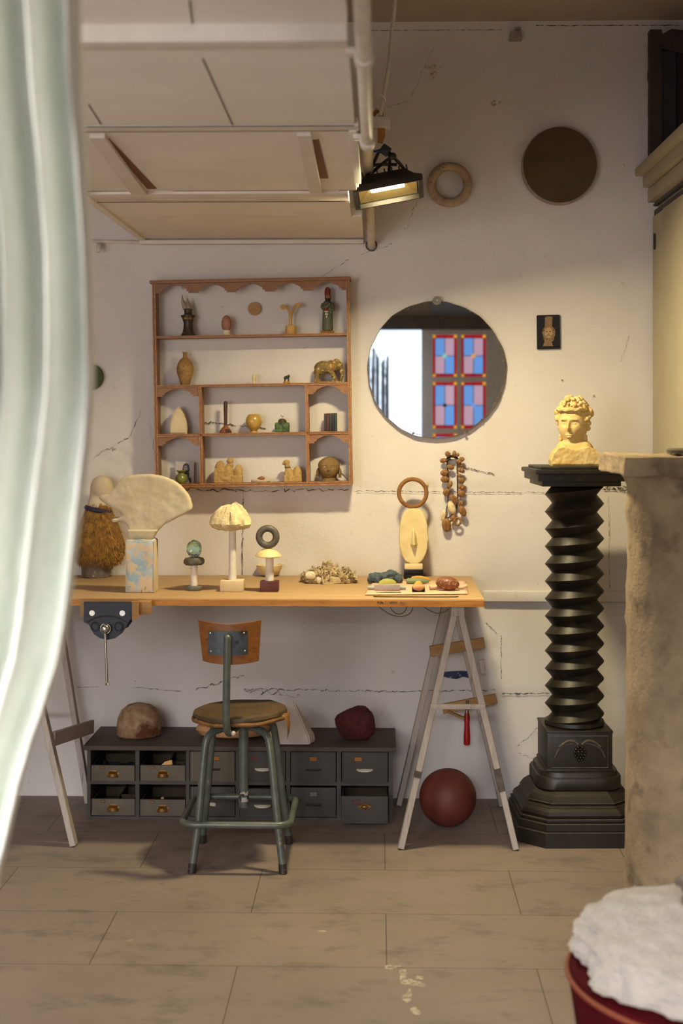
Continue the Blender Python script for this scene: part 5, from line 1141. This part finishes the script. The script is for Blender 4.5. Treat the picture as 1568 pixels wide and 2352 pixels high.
# oyster cluster
p = tp(753, 1342, .06); m = mm(p); bm = B(); r_ = random.Random(11)
for k_ in range(95):
    a = r_.uniform(0, 2*PI); rr = math.sqrt(r_.random()); cx0, cy0 = 62*m*rr*math.cos(a), 34*m*rr*math.sin(a)
    h = (50-34*rr)*m*r_.uniform(.35, 1)*.8; cz0 = max(8*m, h); L = r_.uniform(10, 19)*m; w = L*r_.uniform(.45, .8)
    q0 = bmesh.ops.create_grid(bm, x_segments=6, y_segments=6, size=1)['verts']
    Rr = Euler((r_.uniform(.3, 1.7), r_.uniform(-.9, .9), r_.uniform(0, 6.28))).to_matrix(); sd = Vector((k_*3.1, 1, 2))
    for v in q0:
        x, y = v.co.x, v.co.y; s1 = 1-.45*max(0, y); dd = math.hypot(x, y)
        x *= math.sqrt(max(.05, 1-y*y*.5)); z = .35*dd*dd+.22*math.sin(y*5+k_)+.3*noise.noise(Vector((x, y, 0))*1.6+sd)
        c0 = Rr@Vector((x*w*s1*(1+.25*noise.noise(Vector((y*3, k_, 0)))), y*L*(1+.2*noise.noise(Vector((x*3, 0, k_)))), z*w*.7)); v.co = c0+Vector((cx0, cy0, cz0))
        v.co.z = max(.0015, v.co.z)
core = B(); lathe(core, [(0, .001), (60*m, .001), (58*m, 12*m), (34*m, 26*m), (0, 32*m)], n=30, flat=.5); rough(core, .006, 30, 2); 
for v in core.verts: v.co.z = max(.001, v.co.z)
t = thing('oyster_cluster', 'jagged cluster of grey-tan oyster shells in the middle of the table', 'shells', p); sm = obj('shells', bm, 'oyster', t, angle=30).modifiers.new('solid', 'SOLIDIFY'); sm.thickness = .0022; obj('core', core, 'oyster', t)
bm = B(); ell(bm, (-40*m, -.052, 19*m), (12*m, .006, 9*m), (0, 12, 0)); ell(bm, (-20*m, -.055, 9*m), (7*m, .006, 9*m)); rough(bm, .002, 60, 1); obj('pearly_patch', bm, 'pearl', t, label='pearly white shell')
# mask idol with ring
p = tp(952, 1330, .035); m = mm(p)
t = thing('mask_idol', 'tall pale oval stone mask with a long nose on a black stepped stand', 'sculpture', p)
bm = B(); box(bm, (0, 0, 5*m), (50*m, .07, 10*m), bev=.001); box(bm, (-2*m, 0, 15*m), (44*m, .055, 9.5*m), bev=.001); obj('stand', bm, 'black', t)
bm = B(); box(bm, (-2*m, .0, 27*m), (42*m, .05, 14.5*m), bev=.006); rough(bm, .001, 30, 1); obj('stone_foot', bm, 'alab2', t)
bm = B(); cyl(bm, (-2*m, .0, 18*m), (-2*m, .0, 52*m), .004); obj('support_pin', bm, 'steel', t)
bm = B(); n = 44; P_ = []
for i in range(n):
    a = 2*PI*i/n; x, z = math.cos(a), math.sin(a)
    e_ = .62 if z > 0 else .86; sx_ = 33.5-1.5*z
    P_.append(((-2+sx_*math.copysign(abs(x)**e_, x))*m, (96+64*math.copysign(abs(z)**.93, z))*m))
prism(bm, P_, -.016, .016); bmesh.ops.triangulate(bm, faces=[f for f in bm.faces if len(f.verts) > 4]); bm = remesh(bm, .004, 8)
obj('face', bm, 'alab2', t)
bm = B(); pr = [((-6, 116), (2, 116)), ((-8, 98), (5, 98)), ((-11, 78), (8, 78)), ((-10, 74), (7, 74))]; yv_ = [-.017, -.032, -.046, -.040]
L_ = [[bm.verts.new((a[0]*m, -.012, a[1]*m)), bm.verts.new(((a[0]*.55+b_[0]*.45)*m, y, a[1]*m)), bm.verts.new(((a[0]*.45+b_[0]*.55)*m, y, a[1]*m)), bm.verts.new((b_[0]*m, -.012, b_[1]*m))] for (a, b_), y in zip(pr, yv_)]
for a, b_ in zip(L_, L_[1:]):
    for i in range(3): bm.faces.new((a[i], a[i+1], b_[i+1], b_[i]))
bm.faces.new(L_[0]); bm.faces.new(L_[-1][::-1]); obj('nose', bm, 'alab2', t, smooth=False)
tag(obj('brown_ring', torus(B(), (0, 0, 0), 31.5*m, 4.8*m, n=56, m=14), 'ring', None, p+Vector((-4*m, .004, (160+35)*m))), 'rust-brown ring balanced on top of the pale stone mask', 'ring')
# cloth with small finds
k = NT('striped_pink_linen'); v_ = k.vec(); wv = k.n('ShaderNodeTexWave'); wv.bands_direction = 'Y'; wv.inputs['Scale'].default_value = 26; wv.inputs['Distortion'].default_value = 1; k.l(v_, wv.inputs[0])
k.col(k.mix(k.ramp(wv.outputs['Fac'], .55, .8), hx('#d2a688'), hx('#e0bfa4'))); k.b.inputs['Roughness'].default_value = .95; k.bump(k.noise(v_, 600, 2), .2, .0005)
A_ = [G(838, 1368, TZ), G(1074, 1366, TZ), G(1068, 1335, TZ), G(858, 1336, TZ)]; cc = sum(A_, Vector())/4; cc.z = TZ+.0012
bm = B(); n = 26; fr = []
for j in range(9):
    r = []
    for i in range(n+1):
        a, b_ = i/n, j/8; q = A_[0].lerp(A_[1], a).lerp(A_[3].lerp(A_[2], a), b_)-cc; q.z = .0008+.0012*abs(noise.noise(q*30)); r.append(bm.verts.new(q+Vector((0, .003*noise.noise(Vector((i*.6, j*3, 0))), 0))))
    fr.append(r)
for j in range(8):
    for i in range(n): bm.faces.new((fr[j][i], fr[j][i+1], fr[j+1][i+1], fr[j+1][i]))
o = tag(obj('linen_cloth', bm, k.m, None, cc), 'pink striped linen cloth under the small finds at the right end of the table', 'cloth'); sm = o.modifiers.new('solid', 'SOLIDIFY'); sm.thickness = .0012; sm.offset = 1
bm = B(); r_ = random.Random(5)
for e0, e1 in ((A_[0], A_[3]), (A_[1], A_[2])):
    for k_ in range(14): q = e0.lerp(e1, k_/13)-cc; tube(bm, [q+Vector((0, 0, .0015)), q+Vector((r_.uniform(-.006, .006), r_.uniform(-.004, .004), .001))], .0007, 5)
obj('red_fringe', bm, mat('red_thread', '#b5402c', bump=0), o)
CZ = Vector((0, 0, .0045))
p = tp(889, 1343, .04)+CZ; m = mm(p); bm = B(); r_ = random.Random(9)
for k_ in range(34):
    x = r_.uniform(-38, 38); top_ = 33-abs(x-3)*.52 if x > -12 else 20; z = r_.uniform(5, max(7, top_-5)); ell(bm, (x*m, r_.uniform(-14, 14)*m, z*m), (r_.uniform(5, 9)*m,)*3, u=10, v=8)
ell(bm, (4*m, 0, 12*m), (30*m, 14*m, 12*m)); ell(bm, (-26*m, 0, 10*m), (14*m, 12*m, 9*m))
bm = remesh(bm, .003, 1); rough(bm, .003, 90, 3, 4)
for v in bm.verts: v.co.z = max(0, v.co.z)
tag(obj('blue_sponge', bm, 'sponge', None, p), 'blue-grey knobbly sponge at the back of the cloth', 'sponge')
p = tp(889, 1360, .014)+CZ*.6; m = mm(p)
tag(obj('grey_slab', box(B(), (0, 0, .0115), (59*m, .022, .021), (0, -1.5, 0), bev=.002), mat('pale_grey_slab', '#a59a96', '#958a86', scale=60, c3='#6b6058', s3=70, lo3=.66, hi3=.72), None, p), 'pale grey rectangular stone slab at the front left of the cloth', 'slab')
bm = B(); tube(bm, [(-45*m, 0, .008), (-20*m, .0, .0078), (30*m, 0, .0078), (43*m, 0, .008)], [.0068, .0072, .0072, .0075, ], 12); tag(obj('chalk_stick', bm, mat('grey_white_chalk', '#b0b2ac', '#9c9e98', scale=40), None, p+Vector((-.0, .026, .0))), 'rounded pale grey stick lying behind the grey slab', 'stick')
bm = B(); lathe(bm, [(0, 0), (22*m, 0), (20*m, 7*m), (12*m, 12*m), (0, 14*m)], n=24, flat=.45); tag(obj('green_dome', bm, mat('yellow_green_stone', '#a8a858', '#96984c', scale=30), None, tp(890, 1349, .025)+CZ+Vector((0, 0, .003))), 'yellow-green domed stone behind the grey slab', 'stone')
bm = B(); tube(bm, [(-28*m, 0, .0028), (0, -.003, .003), (28*m, 0, .0032)], [.001, .003, .002], 8, smooth=1); tag(obj('dark_blade', bm, 'darkstone', None, tp(892, 1364, .003)+Vector((0, 0, .0012))), 'thin dark stone blade in front of the grey slab', 'blade')
bm = B(); tube(bm, [(-94*m, .004, .0026), (-90*m, -.001, .0022), (0, -.003, .0022), (88*m, .001, .0022), (94*m, .005, .0026)], .0016, 8, smooth=1); tag(obj('thin_wire', bm, 'cord', None, tp(955, 1372.5, .0)), 'long thin dark wire along the front edge of the cloth', 'wire')
p = tp(957, 1344, .012)+CZ; bm = B(); tube(bm, [(-27*m, .0, .012), (-16*m, -.003, .0085), (0, -.004, .0095), (16*m, -.003, .008), (29*m, .0, .009)], [.003, .0105, .0105, .0105, .0095, .009, .006, .003], 14, smooth=2); tag(obj('green_pod', bm, mat('grey_green_pod', '#7f9068', '#6d7e5a', scale=30), None, p), 'grey-green curved pod in the middle of the cloth', 'pod')
bm = B(); tube(bm, [(-14*m, .012, .012), (5*m, .014, .016), (24*m, .012, .012), (34*m, .01, .006)], [.004, .008, .0085, .0085, .0075, .006, .0045, .003], 12, smooth=2); tag(obj('yellow_pod', bm, mat('yellow_pod', '#c4983c', '#b5862c', scale=30), None, p+Vector((0, .012, .002))), 'yellow curved pod behind the grey-green pod', 'pod')
p = tp(961, 1363, .02)+CZ*.8; t = thing('small_crate', 'tiny dark open box in the middle of the cloth front', 'box', p)
bm = B(); w = 14*m
for x in (-w, w): box(bm, (x, 0, .008), (.0015, .03, .015))
box(bm, (0, .015, .008), (w*2, .0015, .015)); box(bm, (0, 0, .001), (w*2, .03, .0015)); obj('tray', bm, 'iron', t, smooth=False)
bm = B(); ell(bm, (0, 0, 0), (13.5*m, .010, 7.5*m)); rough(bm, .001, 40, 2); tag(obj('pink_stone', bm, 'terra', None, p+Vector((0, -.008, 9.3*m))), 'small oval pinkish stone at the front of the tiny open box', 'stone')
bm = B(); lathe(bm, [(0, 0), (14*m, 0), (12*m, 4*m), (5*m, 12*m), (3*m, 13*m), (0, 13*m)], n=24, flat=.5); tag(obj('ochre_cone', bm, mat('ochre_stone', '#c4a050', '#b39044', scale=40), None, p+Vector((0, .009, .0165))), 'small ochre cone lying across the tiny open box', 'cone')
p = tp(1028, 1360, .022)+CZ*.8; bm = B(); ell(bm, (0, 0, 16*m), (27.5*m, .028, 15.5*m), (0, 8, 0), 36, 24); rough(bm, .0012, 30, 2); tag(obj('brown_stone', bm, mat('speckled_brown_stone', '#6b3c20', '#7d4c2c', scale=30, rough=.6, c3='#c49a80', s3=110, lo3=.56, hi3=.68), None, p), 'large egg-shaped speckled brown stone at the front right of the cloth', 'stone')
bm = B(); tube(bm, [(-41*m, .0, .0075), (-20*m, .01, .007), (5*m, .02, .007)], [.0075, .006, .005, .005], 10, smooth=1); tag(obj('shell_horn', bm, mat('cream_pink_shell', '#d9b89a', '#cba688', scale=30), None, p+Vector((0, .008, 0))), 'cream tapered shell lying left of the speckled brown stone', 'shell')
bm = B(); tube(bm, [(20*m, .02, .006), (36*m, .01, .007), (46*m, .012, .015)], [.004, .006, .007, .005], 10, smooth=1); tag(obj('shell_branch', bm, mat('cream_branch', '#d9bda0', '#cbae90', scale=30), None, p+Vector((0, .01, 0))), 'cream forked shell piece right of the speckled brown stone', 'shell')
bm = B(); tube(bm, [(-14*m, 0, .006), (2*m, .0, .014), (10*m, 0, .017)], [.005, .007, .006], 10, smooth=1); q1 = obj('white_shell', bm, 'pearl', None, p+Vector((0, .05, .012))); tag(q1, 'white shell lying behind the speckled brown stone', 'shell'); q1.location.z = TZ+.003
bm = B(); lathe(bm, [(0, 0), (4*m, .5*m), (7*m, 6*m), (8*m, 11*m), (6*m, 12*m), (0, 10*m)], n=18); tag(obj('brown_cup_shell', bm, mat('tan_cup', '#b5805c', '#a06c48', scale=40), None, p+Vector((5*m, .034, .011))), 'little tan cup-shaped shell behind the speckled brown stone', 'shell')
# ---------------------------------------------------------------- twisted pedestal with marble head
ax = Vector((W(1318, 1300, -.40).x, -.405, 0))
P = thing('screw_pedestal', 'tall black wooden pedestal shaped like a screw on an octagonal base', 'pedestal', ax)
def cham(w, c_, z, bm, d=None):                    # chamfered square ring
    d = d or w; P_ = [(-w+c_, -d), (w-c_, -d), (w, -d+c_), (w, d-c_), (w-c_, d), (-w+c_, d), (-w, d-c_), (-w, -d+c_)]; return [bm.verts.new((x, y, z)) for x, y in P_]
def stack(bm, rows):
    R_s = [cham(w, c_, z, bm) for w, c_, z in rows]
    for a, b_ in zip(R_s, R_s[1:]):
        for i in range(8): bm.faces.new((a[i], a[(i+1) % 8], b_[(i+1) % 8], b_[i]))
    bm.faces.new(R_s[0][::-1]); bm.faces.new(R_s[-1]); return bm
bs = [(.220, .085, 0), (.2216, .085, .052), (.213, .083, .054), (.216, .083, .057), (.216, .083, .080), (.206, .081, .082), (.2105, .081, .086), (.2105, .08, .094), (.202, .079, .097), (.205, .079, .106), (.200, .078, .117), (.190, .075, .126), (.182, .073, .130), (.184, .073, .133), (.176, .073, .138), (.180, .073, .142), (.176, .072, .150), (.168, .070, .162), (.156, .066, .172), (.150, .064, .176), (.10, .05, .178)]
obj('octagonal_base', stack(B(), bs), 'ebonyr', P, smooth=False, rot=(0, 0, 2))
bm = B()
for w_, c_, z_ in ((.2222, .085, .0525), (.2166, .083, .0805), (.2118, .080, .0945), (.1855, .074, .1305), (.1815, .073, .142)):
    a_ = cham(w_, c_, z_-.0012, bm); b_ = cham(w_, c_, z_+.0014, bm)
    for i in range(8): bm.faces.new((a_[i], a_[(i+1) % 8], b_[(i+1) % 8], b_[i]))
    bm.faces.new(a_[::-1]); bm.faces.new(b_)
obj('highlight_edge', bm, 'dust_highlight', P, smooth=False, rot=(0, 0, 2), label='dusty worn edges of the mouldings, with highlights put into the colour')  # thin pale lips: ledge highlights put into the colour, along with dust
def rsq(bm, h, r, z, n=8):
    v = []
    for sx_, sy_, a0 in ((1, 1, 0), (-1, 1, 90), (-1, -1, 180), (1, -1, 270)):
        for i in range(n+1): a = math.radians(a0+90*i/n); v.append(bm.verts.new((sx_*(h-r)+r*math.cos(a), sy_*(h-r)+r*math.sin(a), z)))
    return v
bm = B(); RS = [rsq(bm, h, r, z) for h, r, z in ((.147, .08, .176), (.15, .08, .18), (.15, .08, .215), (.147, .078, .22), (.140, .075, .221), (.137, .075, .236), (.12, .07, .238))]
for a, b_ in zip(RS, RS[1:]):
    for i in range(len(a)): bm.faces.new((a[i], a[(i+1) % len(a)], b_[(i+1) % len(a)], b_[i]))
bm.faces.new(RS[0][::-1]); bm.faces.new(RS[-1]); obj('rounded_plinth', bm, 'ebonyr', P, rot=(0, 0, 2))
bm = B(); box(bm, (0, 0, .305), (.228, .228, .136), bev=.004); box(bm, (0, 0, .241), (.236, .236, .008), bev=.002); box(bm, (0, 0, .374), (.232, .232, .008), bev=.002)
bp = obj('carved_block', bm, 'ebonyr', P, rot=(0, 0, 2))
bm = B(); rr = [(0, 30), (-6, 26), (6, 26), (-12, 20), (0, 20), (12, 20), (-15, 12), (-5, 13), (5, 13), (15, 12), (-13, 4), (-4, 5), (5, 5), (13, 4), (-8, -3), (1, -3), (9, -3), (-3, -10), (4, -10)]
for a, b_ in rr: ell(bm, (a*.00125, -.116, .290+b_*.00125), (.0056, .0085, .0056), u=12, v=8)
g_ = obj('grape_carving', bm, 'grape', bp)
bm = B()
for s_ in (-1, 1):
    tube(bm, [(s_*x, -.115, z) for x, z in ((.006, .330), (.022, .345), (.045, .343), (.06, .332), (.072, .322))], .0045, 8, smooth=2)
    tube(bm, [(s_*x, -.115, z) for x, z in ((.02, .335), (.05, .33), (.075, .315), (.088, .285))], .003, 8, smooth=2)
tube(bm, [(x, -.1145, z) for x, z in ((-.098, .36), (.098, .36), (.098, .25), (-.098, .25))], .002, 6, closed=True)
obj('leaf_carving', bm, 'dust_highlight', bp)
pit, ro, ri = .0622, .1045, .079; z0_, z1_ = .378, 1.232; N_ = 64; bm = B(); rows3 = []
tot = int((z1_-z0_)/pit)+3
for i in range(N_*tot+1):
    th = 2*PI*i/N_; zc_ = z0_-1.5*pit+pit*th/(2*PI)+.012
    sec = []
    for r_i, dz in ((ri, -.5), (ri+.45*(ro-ri), -.26), (ro-.001, -.03), (ro, 0.0), (ro-.001, .02)):
        z = min(max(zc_+dz*pit, z0_), z1_); sec.append(bm.verts.new((r_i*math.cos(th), r_i*math.sin(th), z)))
    rows3.append(sec)
for i in range(N_*tot):
    a, b_ = rows3[i], rows3[i+1]
    for k_ in range(4): bm.faces.new((a[k_], b_[k_], b_[k_+1], a[k_+1]))
    if i+N_ < len(rows3)-1:
        c0, d0 = rows3[i+N_], rows3[i+N_+1]; bm.faces.new((a[4], b_[4], d0[0], c0[0]))
obj('screw_shaft', bm, 'ebony', P, angle=24)
obj('shaft_core', cyl(B(), (0, 0, z0_-.003), (0, 0, z1_+.01), ri-.002, n=32), 'ebony', P)
bm = B(); lathe(bm, [(.07, .376), (.102, .378), (.106, .384), (.104, .396), (.09, .402), (.07, .402)], n=48); obj('shaft_collar', bm, 'ebony', P)
bm = B(); box(bm, (0, 0, 1.283), (.33, .33, .016), bev=.005); box(bm, (0, 0, 1.263), (.31, .31, .026), bev=.002); box(bm, (0, 0, 1.242), (.275, .275, .02), bev=.002); box(bm, (0, 0, 1.295), (.285, .285, .01), bev=.003)
obj('top_plate', bm, 'ebony', P, rot=(0, 0, 3))
# marble bust
zb_ = 1.3005; m = mpp(-.42); q = Vector((ax.x-2*m, -.42, zb_))
t = thing('marble_bust', 'yellowed marble bust of a young person with curly wreathed hair, on the screw pedestal', 'bust', q)
fb = face_bm(33*m, 35*m, 50*m, 1.25, 110, 90)
ex = B(); Rf = Euler((math.radians(2), 0, math.radians(-24))).to_matrix()
hc = Vector((-2*m, 0, 93*m))
for v in fb.verts: v.co = Rf@v.co+hc
def hp(x, y, z): return Rf@Vector((x*m, y*m, z*m))+hc
me_ = bpy.data.meshes.new('t'); fb.to_mesh(me_); fb.free(); bm = B(); bm.from_mesh(me_); bpy.data.meshes.remove(me_)
ell(bm, hp(0, 9, 18), (37*m, 36*m, 44*m), (0, 0, -24)); r_ = random.Random(7)
for k_ in range(85):                               # curls and wreath
    a = r_.uniform(-2.5, 2.5); z = r_.uniform(36, 62); rr = 35*math.sqrt(max(.05, 1-((z-18)/48)**2)); s_ = r_.uniform(3.2, 6.5)
    ell(bm, hp(rr*math.sin(a), 6-rr*1.02*math.cos(a), z), (s_*m, s_*m, s_*m*.8), u=10, v=8)
for k_ in range(26):
    a = -1.25+2.5*k_/25; ell(bm, hp(34.5*math.sin(a), 4-37*math.cos(a), 36+1*math.sin(k_)), (4.5*m, 3.2*m, 5*m), u=10, v=8)
for s_ in (-1, 1):
    ell(bm, hp(s_*11, -26.5, 4.5), (6.4*m, 4.6*m, 3.8*m), (0, 0, -24)); ell(bm, hp(s_*11.5, -29.5, 13.5), (9.5*m, 4*m, 2.2*m), (0, s_*6, -24))
    for (x, y, z, r) in ((37, 6, 30, 9), (39, 10, 24, 7), (35, -8, 14, 6), (38, -2, 18, 5.5), (34, 6, 4, 7), (33, 8, -8, 6)): ell(bm, hp(s_*x, y, z), (r*m, r*m, r*m), u=12, v=8)
    for k_ in range(5): ell(bm, hp(s_*(29+k_*.4), -2+k_*.6, -26-k_*7), (5*m, 5*m, 5.2*m), u=12, v=8)
ell(bm, hp(0, -33.5, -21.5), (9.5*m, 3.4*m, 2*m), (0, 0, -24)); ell(bm, hp(0, -33, -26.5), (6.5*m, 3.4*m, 2.2*m), (0, 0, -24)); cap(bm, hp(0, -33, 8), hp(0, -39, -9), 2.4*m, 4*m, 10); ell(bm, hp(-8, -6, 62), (10*m, 9*m, 7*m))
cyl(bm, Vector((0, 4*m, 30*m)), hp(0, 10, -25), 23*m, 20*m, 24)
pts = [(-54, 0), (53, 0), (57, 10), (54, 26), (44, 38), (30, 44), (14, 40), (0, 36), (-14, 40), (-26, 44), (-40, 41), (-50, 30), (-56, 14)]
prism(bm, [(a*m, b_*m) for a, b_ in pts], -34*m, 26*m)
cap(bm, (-20*m, -8*m, 34*m), (20*m, -8*m, 34*m), 24*m, 24*m, 20)
bmesh.ops.triangulate(bm, faces=[f for f in bm.faces if len(f.verts) > 4])
bm = remesh(bm, .0019, 2)
for v in bm.verts:
    d_ = v.co-hc
    if v.co.z < 4*m: v.co.y *= .96; v.co.z = max(0, v.co.z)
    if v.co.z < 50*m: v.co += Vector((0, -1, 0))*.0022*noise.fractal(v.co*26, .6, 2, 3)
    elif v.co.z > 118*m: v.co += d_.normalized()*.0030*noise.noise(v.co*95)
obj('bust', bm, 'marble', t, angle=60)
# ---------------------------------------------------------------- weathered stone column, right foreground
cc = Vector((.862, -1.56, 0)); P = thing('stone_column', 'thick weathered limestone column with a square capital at the right edge', 'column', cc)
bm = B(); pr = [(.178, 0.0), (.180, .02), (.180, .1)]+[(.180-.006*k_/40, .1+1.17*k_/40) for k_ in range(1, 40)]+[(.172, 1.27), (.172, 1.285), (.178, 1.30), (.19, 1.315), (.19, 1.325)]
lathe(bm, pr, n=110); rough(bm, .0045, 9, 3, 5); rough(bm, .003, 60, 8, 2); obj('shaft', bm, 'column', P)
bm = B(); box(bm, (-.022, 0, 1.343), (.396, .42, .05), bev=.004); bmesh.ops.subdivide_edges(bm, edges=bm.edges[:], cuts=9, use_grid_fill=True); rough(bm, .008, 14, 5, 4); obj('capital', bm, 'column', P)
bm = B(); lathe(bm, [(0, 0), (.085, 0), (.088, .010), (.08, .014), (0, .014)], n=30); tag(obj('stone_disc', bm, 'darkstone', None, cc+Vector((.02, -.0, 1.372))), 'low dark round disc lying on the capital of the limestone column', 'disc')
# ---------------------------------------------------------------- tall cupboard on the right
cxw = 1.062; K = thing('tall_cupboard', 'tall cream painted cupboard along the right side with a moulded top', 'cupboard', (cxw, -.02, 0))
bm = B(); box(bm, (.34, -1.0, 1.2), (.66, 2.0, 2.4)); obj('carcass', bm, 'cupboard', K, smooth=False)
bm = B(); box(bm, (.0, -.095, 1.13), (.02, .19, 2.22)); obj('stile', bm, 'cupboard', K, smooth=False)
bm = B(); box(bm, (.006, -.205, 1.13), (.004, .03, 2.22)); obj('groove_strip', bm, 'carcass', K, smooth=False)
bm = B(); box(bm, (-.004, -1.1, 1.13), (.024, 1.76, 2.22), bev=.002); obj('door', bm, 'cupboard', K)
bm = B(); box(bm, (.0, -1.0, 2.285), (.016, 2.0, .008)); box(bm, (.002, -1.0, 2.255), (.014, 2.0, .02)); obj('frieze_bead', bm, 'carcass', K, smooth=False)
bm = B(); box(bm, (.30, -1.0, 2.32), (.66, 2.0, .05), bev=.002); box(bm, (.30, -1.02, 2.41), (.76, 2.03, .03), bev=.006); box(bm, (.30, -1.01, 2.375), (.70, 2.01, .05), bev=.008); obj('cornice', bm, 'cupboard', K)
bm = B(); box(bm, (-.012, -.05, 2.14), (.004, .02, .05)); cyl(bm, (-.014, -.05, 2.11), (-.014, -.05, 2.17), .004); obj('hinge', bm, 'iron', K)
# dark frame on the cupboard
q = W(1490, 400, -.12); q.z = 2.447
f_ = thing('carved_frame', 'dark carved wooden frame with rust-brown inner panel standing on the cupboard', 'frame', (q.x, -.12, 2.4462))
H_ = .47; bm = B()
for j in range(24): box(bm, (.022, 0, .01+H_*j/24+.008), (.044, .05, .018+.004*(j % 2)))
obj('stile', rough(bm, .003, 40, 2), 'frame', f_)
bm = B(); prism(bm, [(.04, H_-.06), (.0, H_-.02), (.02, H_), (.05, H_-.005), (.08, H_+.012), (.13, H_+.006), (.2, H_+.02), (.30, H_+.01), (.30, H_-.07), (.16, H_-.09)], -.02, .022); obj('crest', rough(bm, .002, 40, 5), 'frame', f_)
obj('inner_stile', box(B(), (.07, 0, .2), (.055, .03, .4)), 'dark', f_); obj('panel', box(B(), (.20, .012, .2), (.22, .02, .4)), 'rust', f_)
bm = B(); vs = bmesh.ops.create_icosphere(bm, subdivisions=3, radius=1)['verts']
for v in bm.verts: v.co = Vector((v.co.x*.09, v.co.y*.07, v.co.z*.075))*(1+.15*noise.noise(v.co*1.5))
tag(obj('grey_stone_lump', bm, mat('dull_grey_lump', '#6e6459', '#5c534a', scale=20), None, (1.22, -.33, 2.502)), 'dull grey lump on the cupboard in front of the dark frame', 'stone')
# ---------------------------------------------------------------- crimson stool with fleece, right foreground
cs = Vector((.66, -2.86, 0)); rp = .315
P = thing('velvet_pouf', 'round crimson velvet seat with orange piping in the lower right corner', 'seat', cs)
bm = B(); lathe(bm, [(0, 0.0), (.20, 0), (.215, .02), (.25, .15), (.285, .29), (.303, .41), (.308, .438), (.302, .450), (.27, .456), (0, .458)], n=72); obj('upholstery', bm, 'velvet', P)
bm = B(); torus(bm, (0, 0, .440), .3085, .0048, (0, 0, 1), 90, 10); obj('piping', bm, 'piping', P, label='orange piping')
bm = B(); vs = bmesh.ops.create_icosphere(bm, subdivisions=6, radius=1)['verts']
for v in bm.verts:
    n_ = v.co.copy(); a = math.atan2(n_.y, n_.x); r = 1+.035*math.sin(a*5+1)+.06*noise.noise(n_*2.3)+.055*noise.noise(n_*6)+.035*noise.noise(n_*14)
    z = n_.z; z = (abs(z)**.62)*math.copysign(1, z)
    v.co = Vector((n_.x*.296*r, n_.y*.29*r, max(-.10, z)*.092*r))
    dd = math.hypot(v.co.x, v.co.y)
tag(obj('fleece', bm, 'fleece', None, cs+Vector((.004, .015, .468))), 'thick white fleece piled on the crimson seat in the lower right corner', 'fleece')
bm = B(); vs = bmesh.ops.create_icosphere(bm, subdivisions=5, radius=1)['verts']
for v in bm.verts:
    n_ = v.co.copy(); r = 1+.3*noise.noise(n_*1.8+Vector((1, 7, 3)))+.1*noise.noise(n_*6); v.co = Vector((n_.x*.072*r, n_.y*.055*r, n_.z*.05*r))
tag(obj('driftwood_piece', bm, mat('grey_brown_driftwood', '#8a7f74', '#5c5046', scale=30, rough=.9, bump=.6), None, cs+Vector((-.03, .02, .60))), 'rough grey-brown driftwood lump resting on the white fleece at the right edge', 'driftwood')
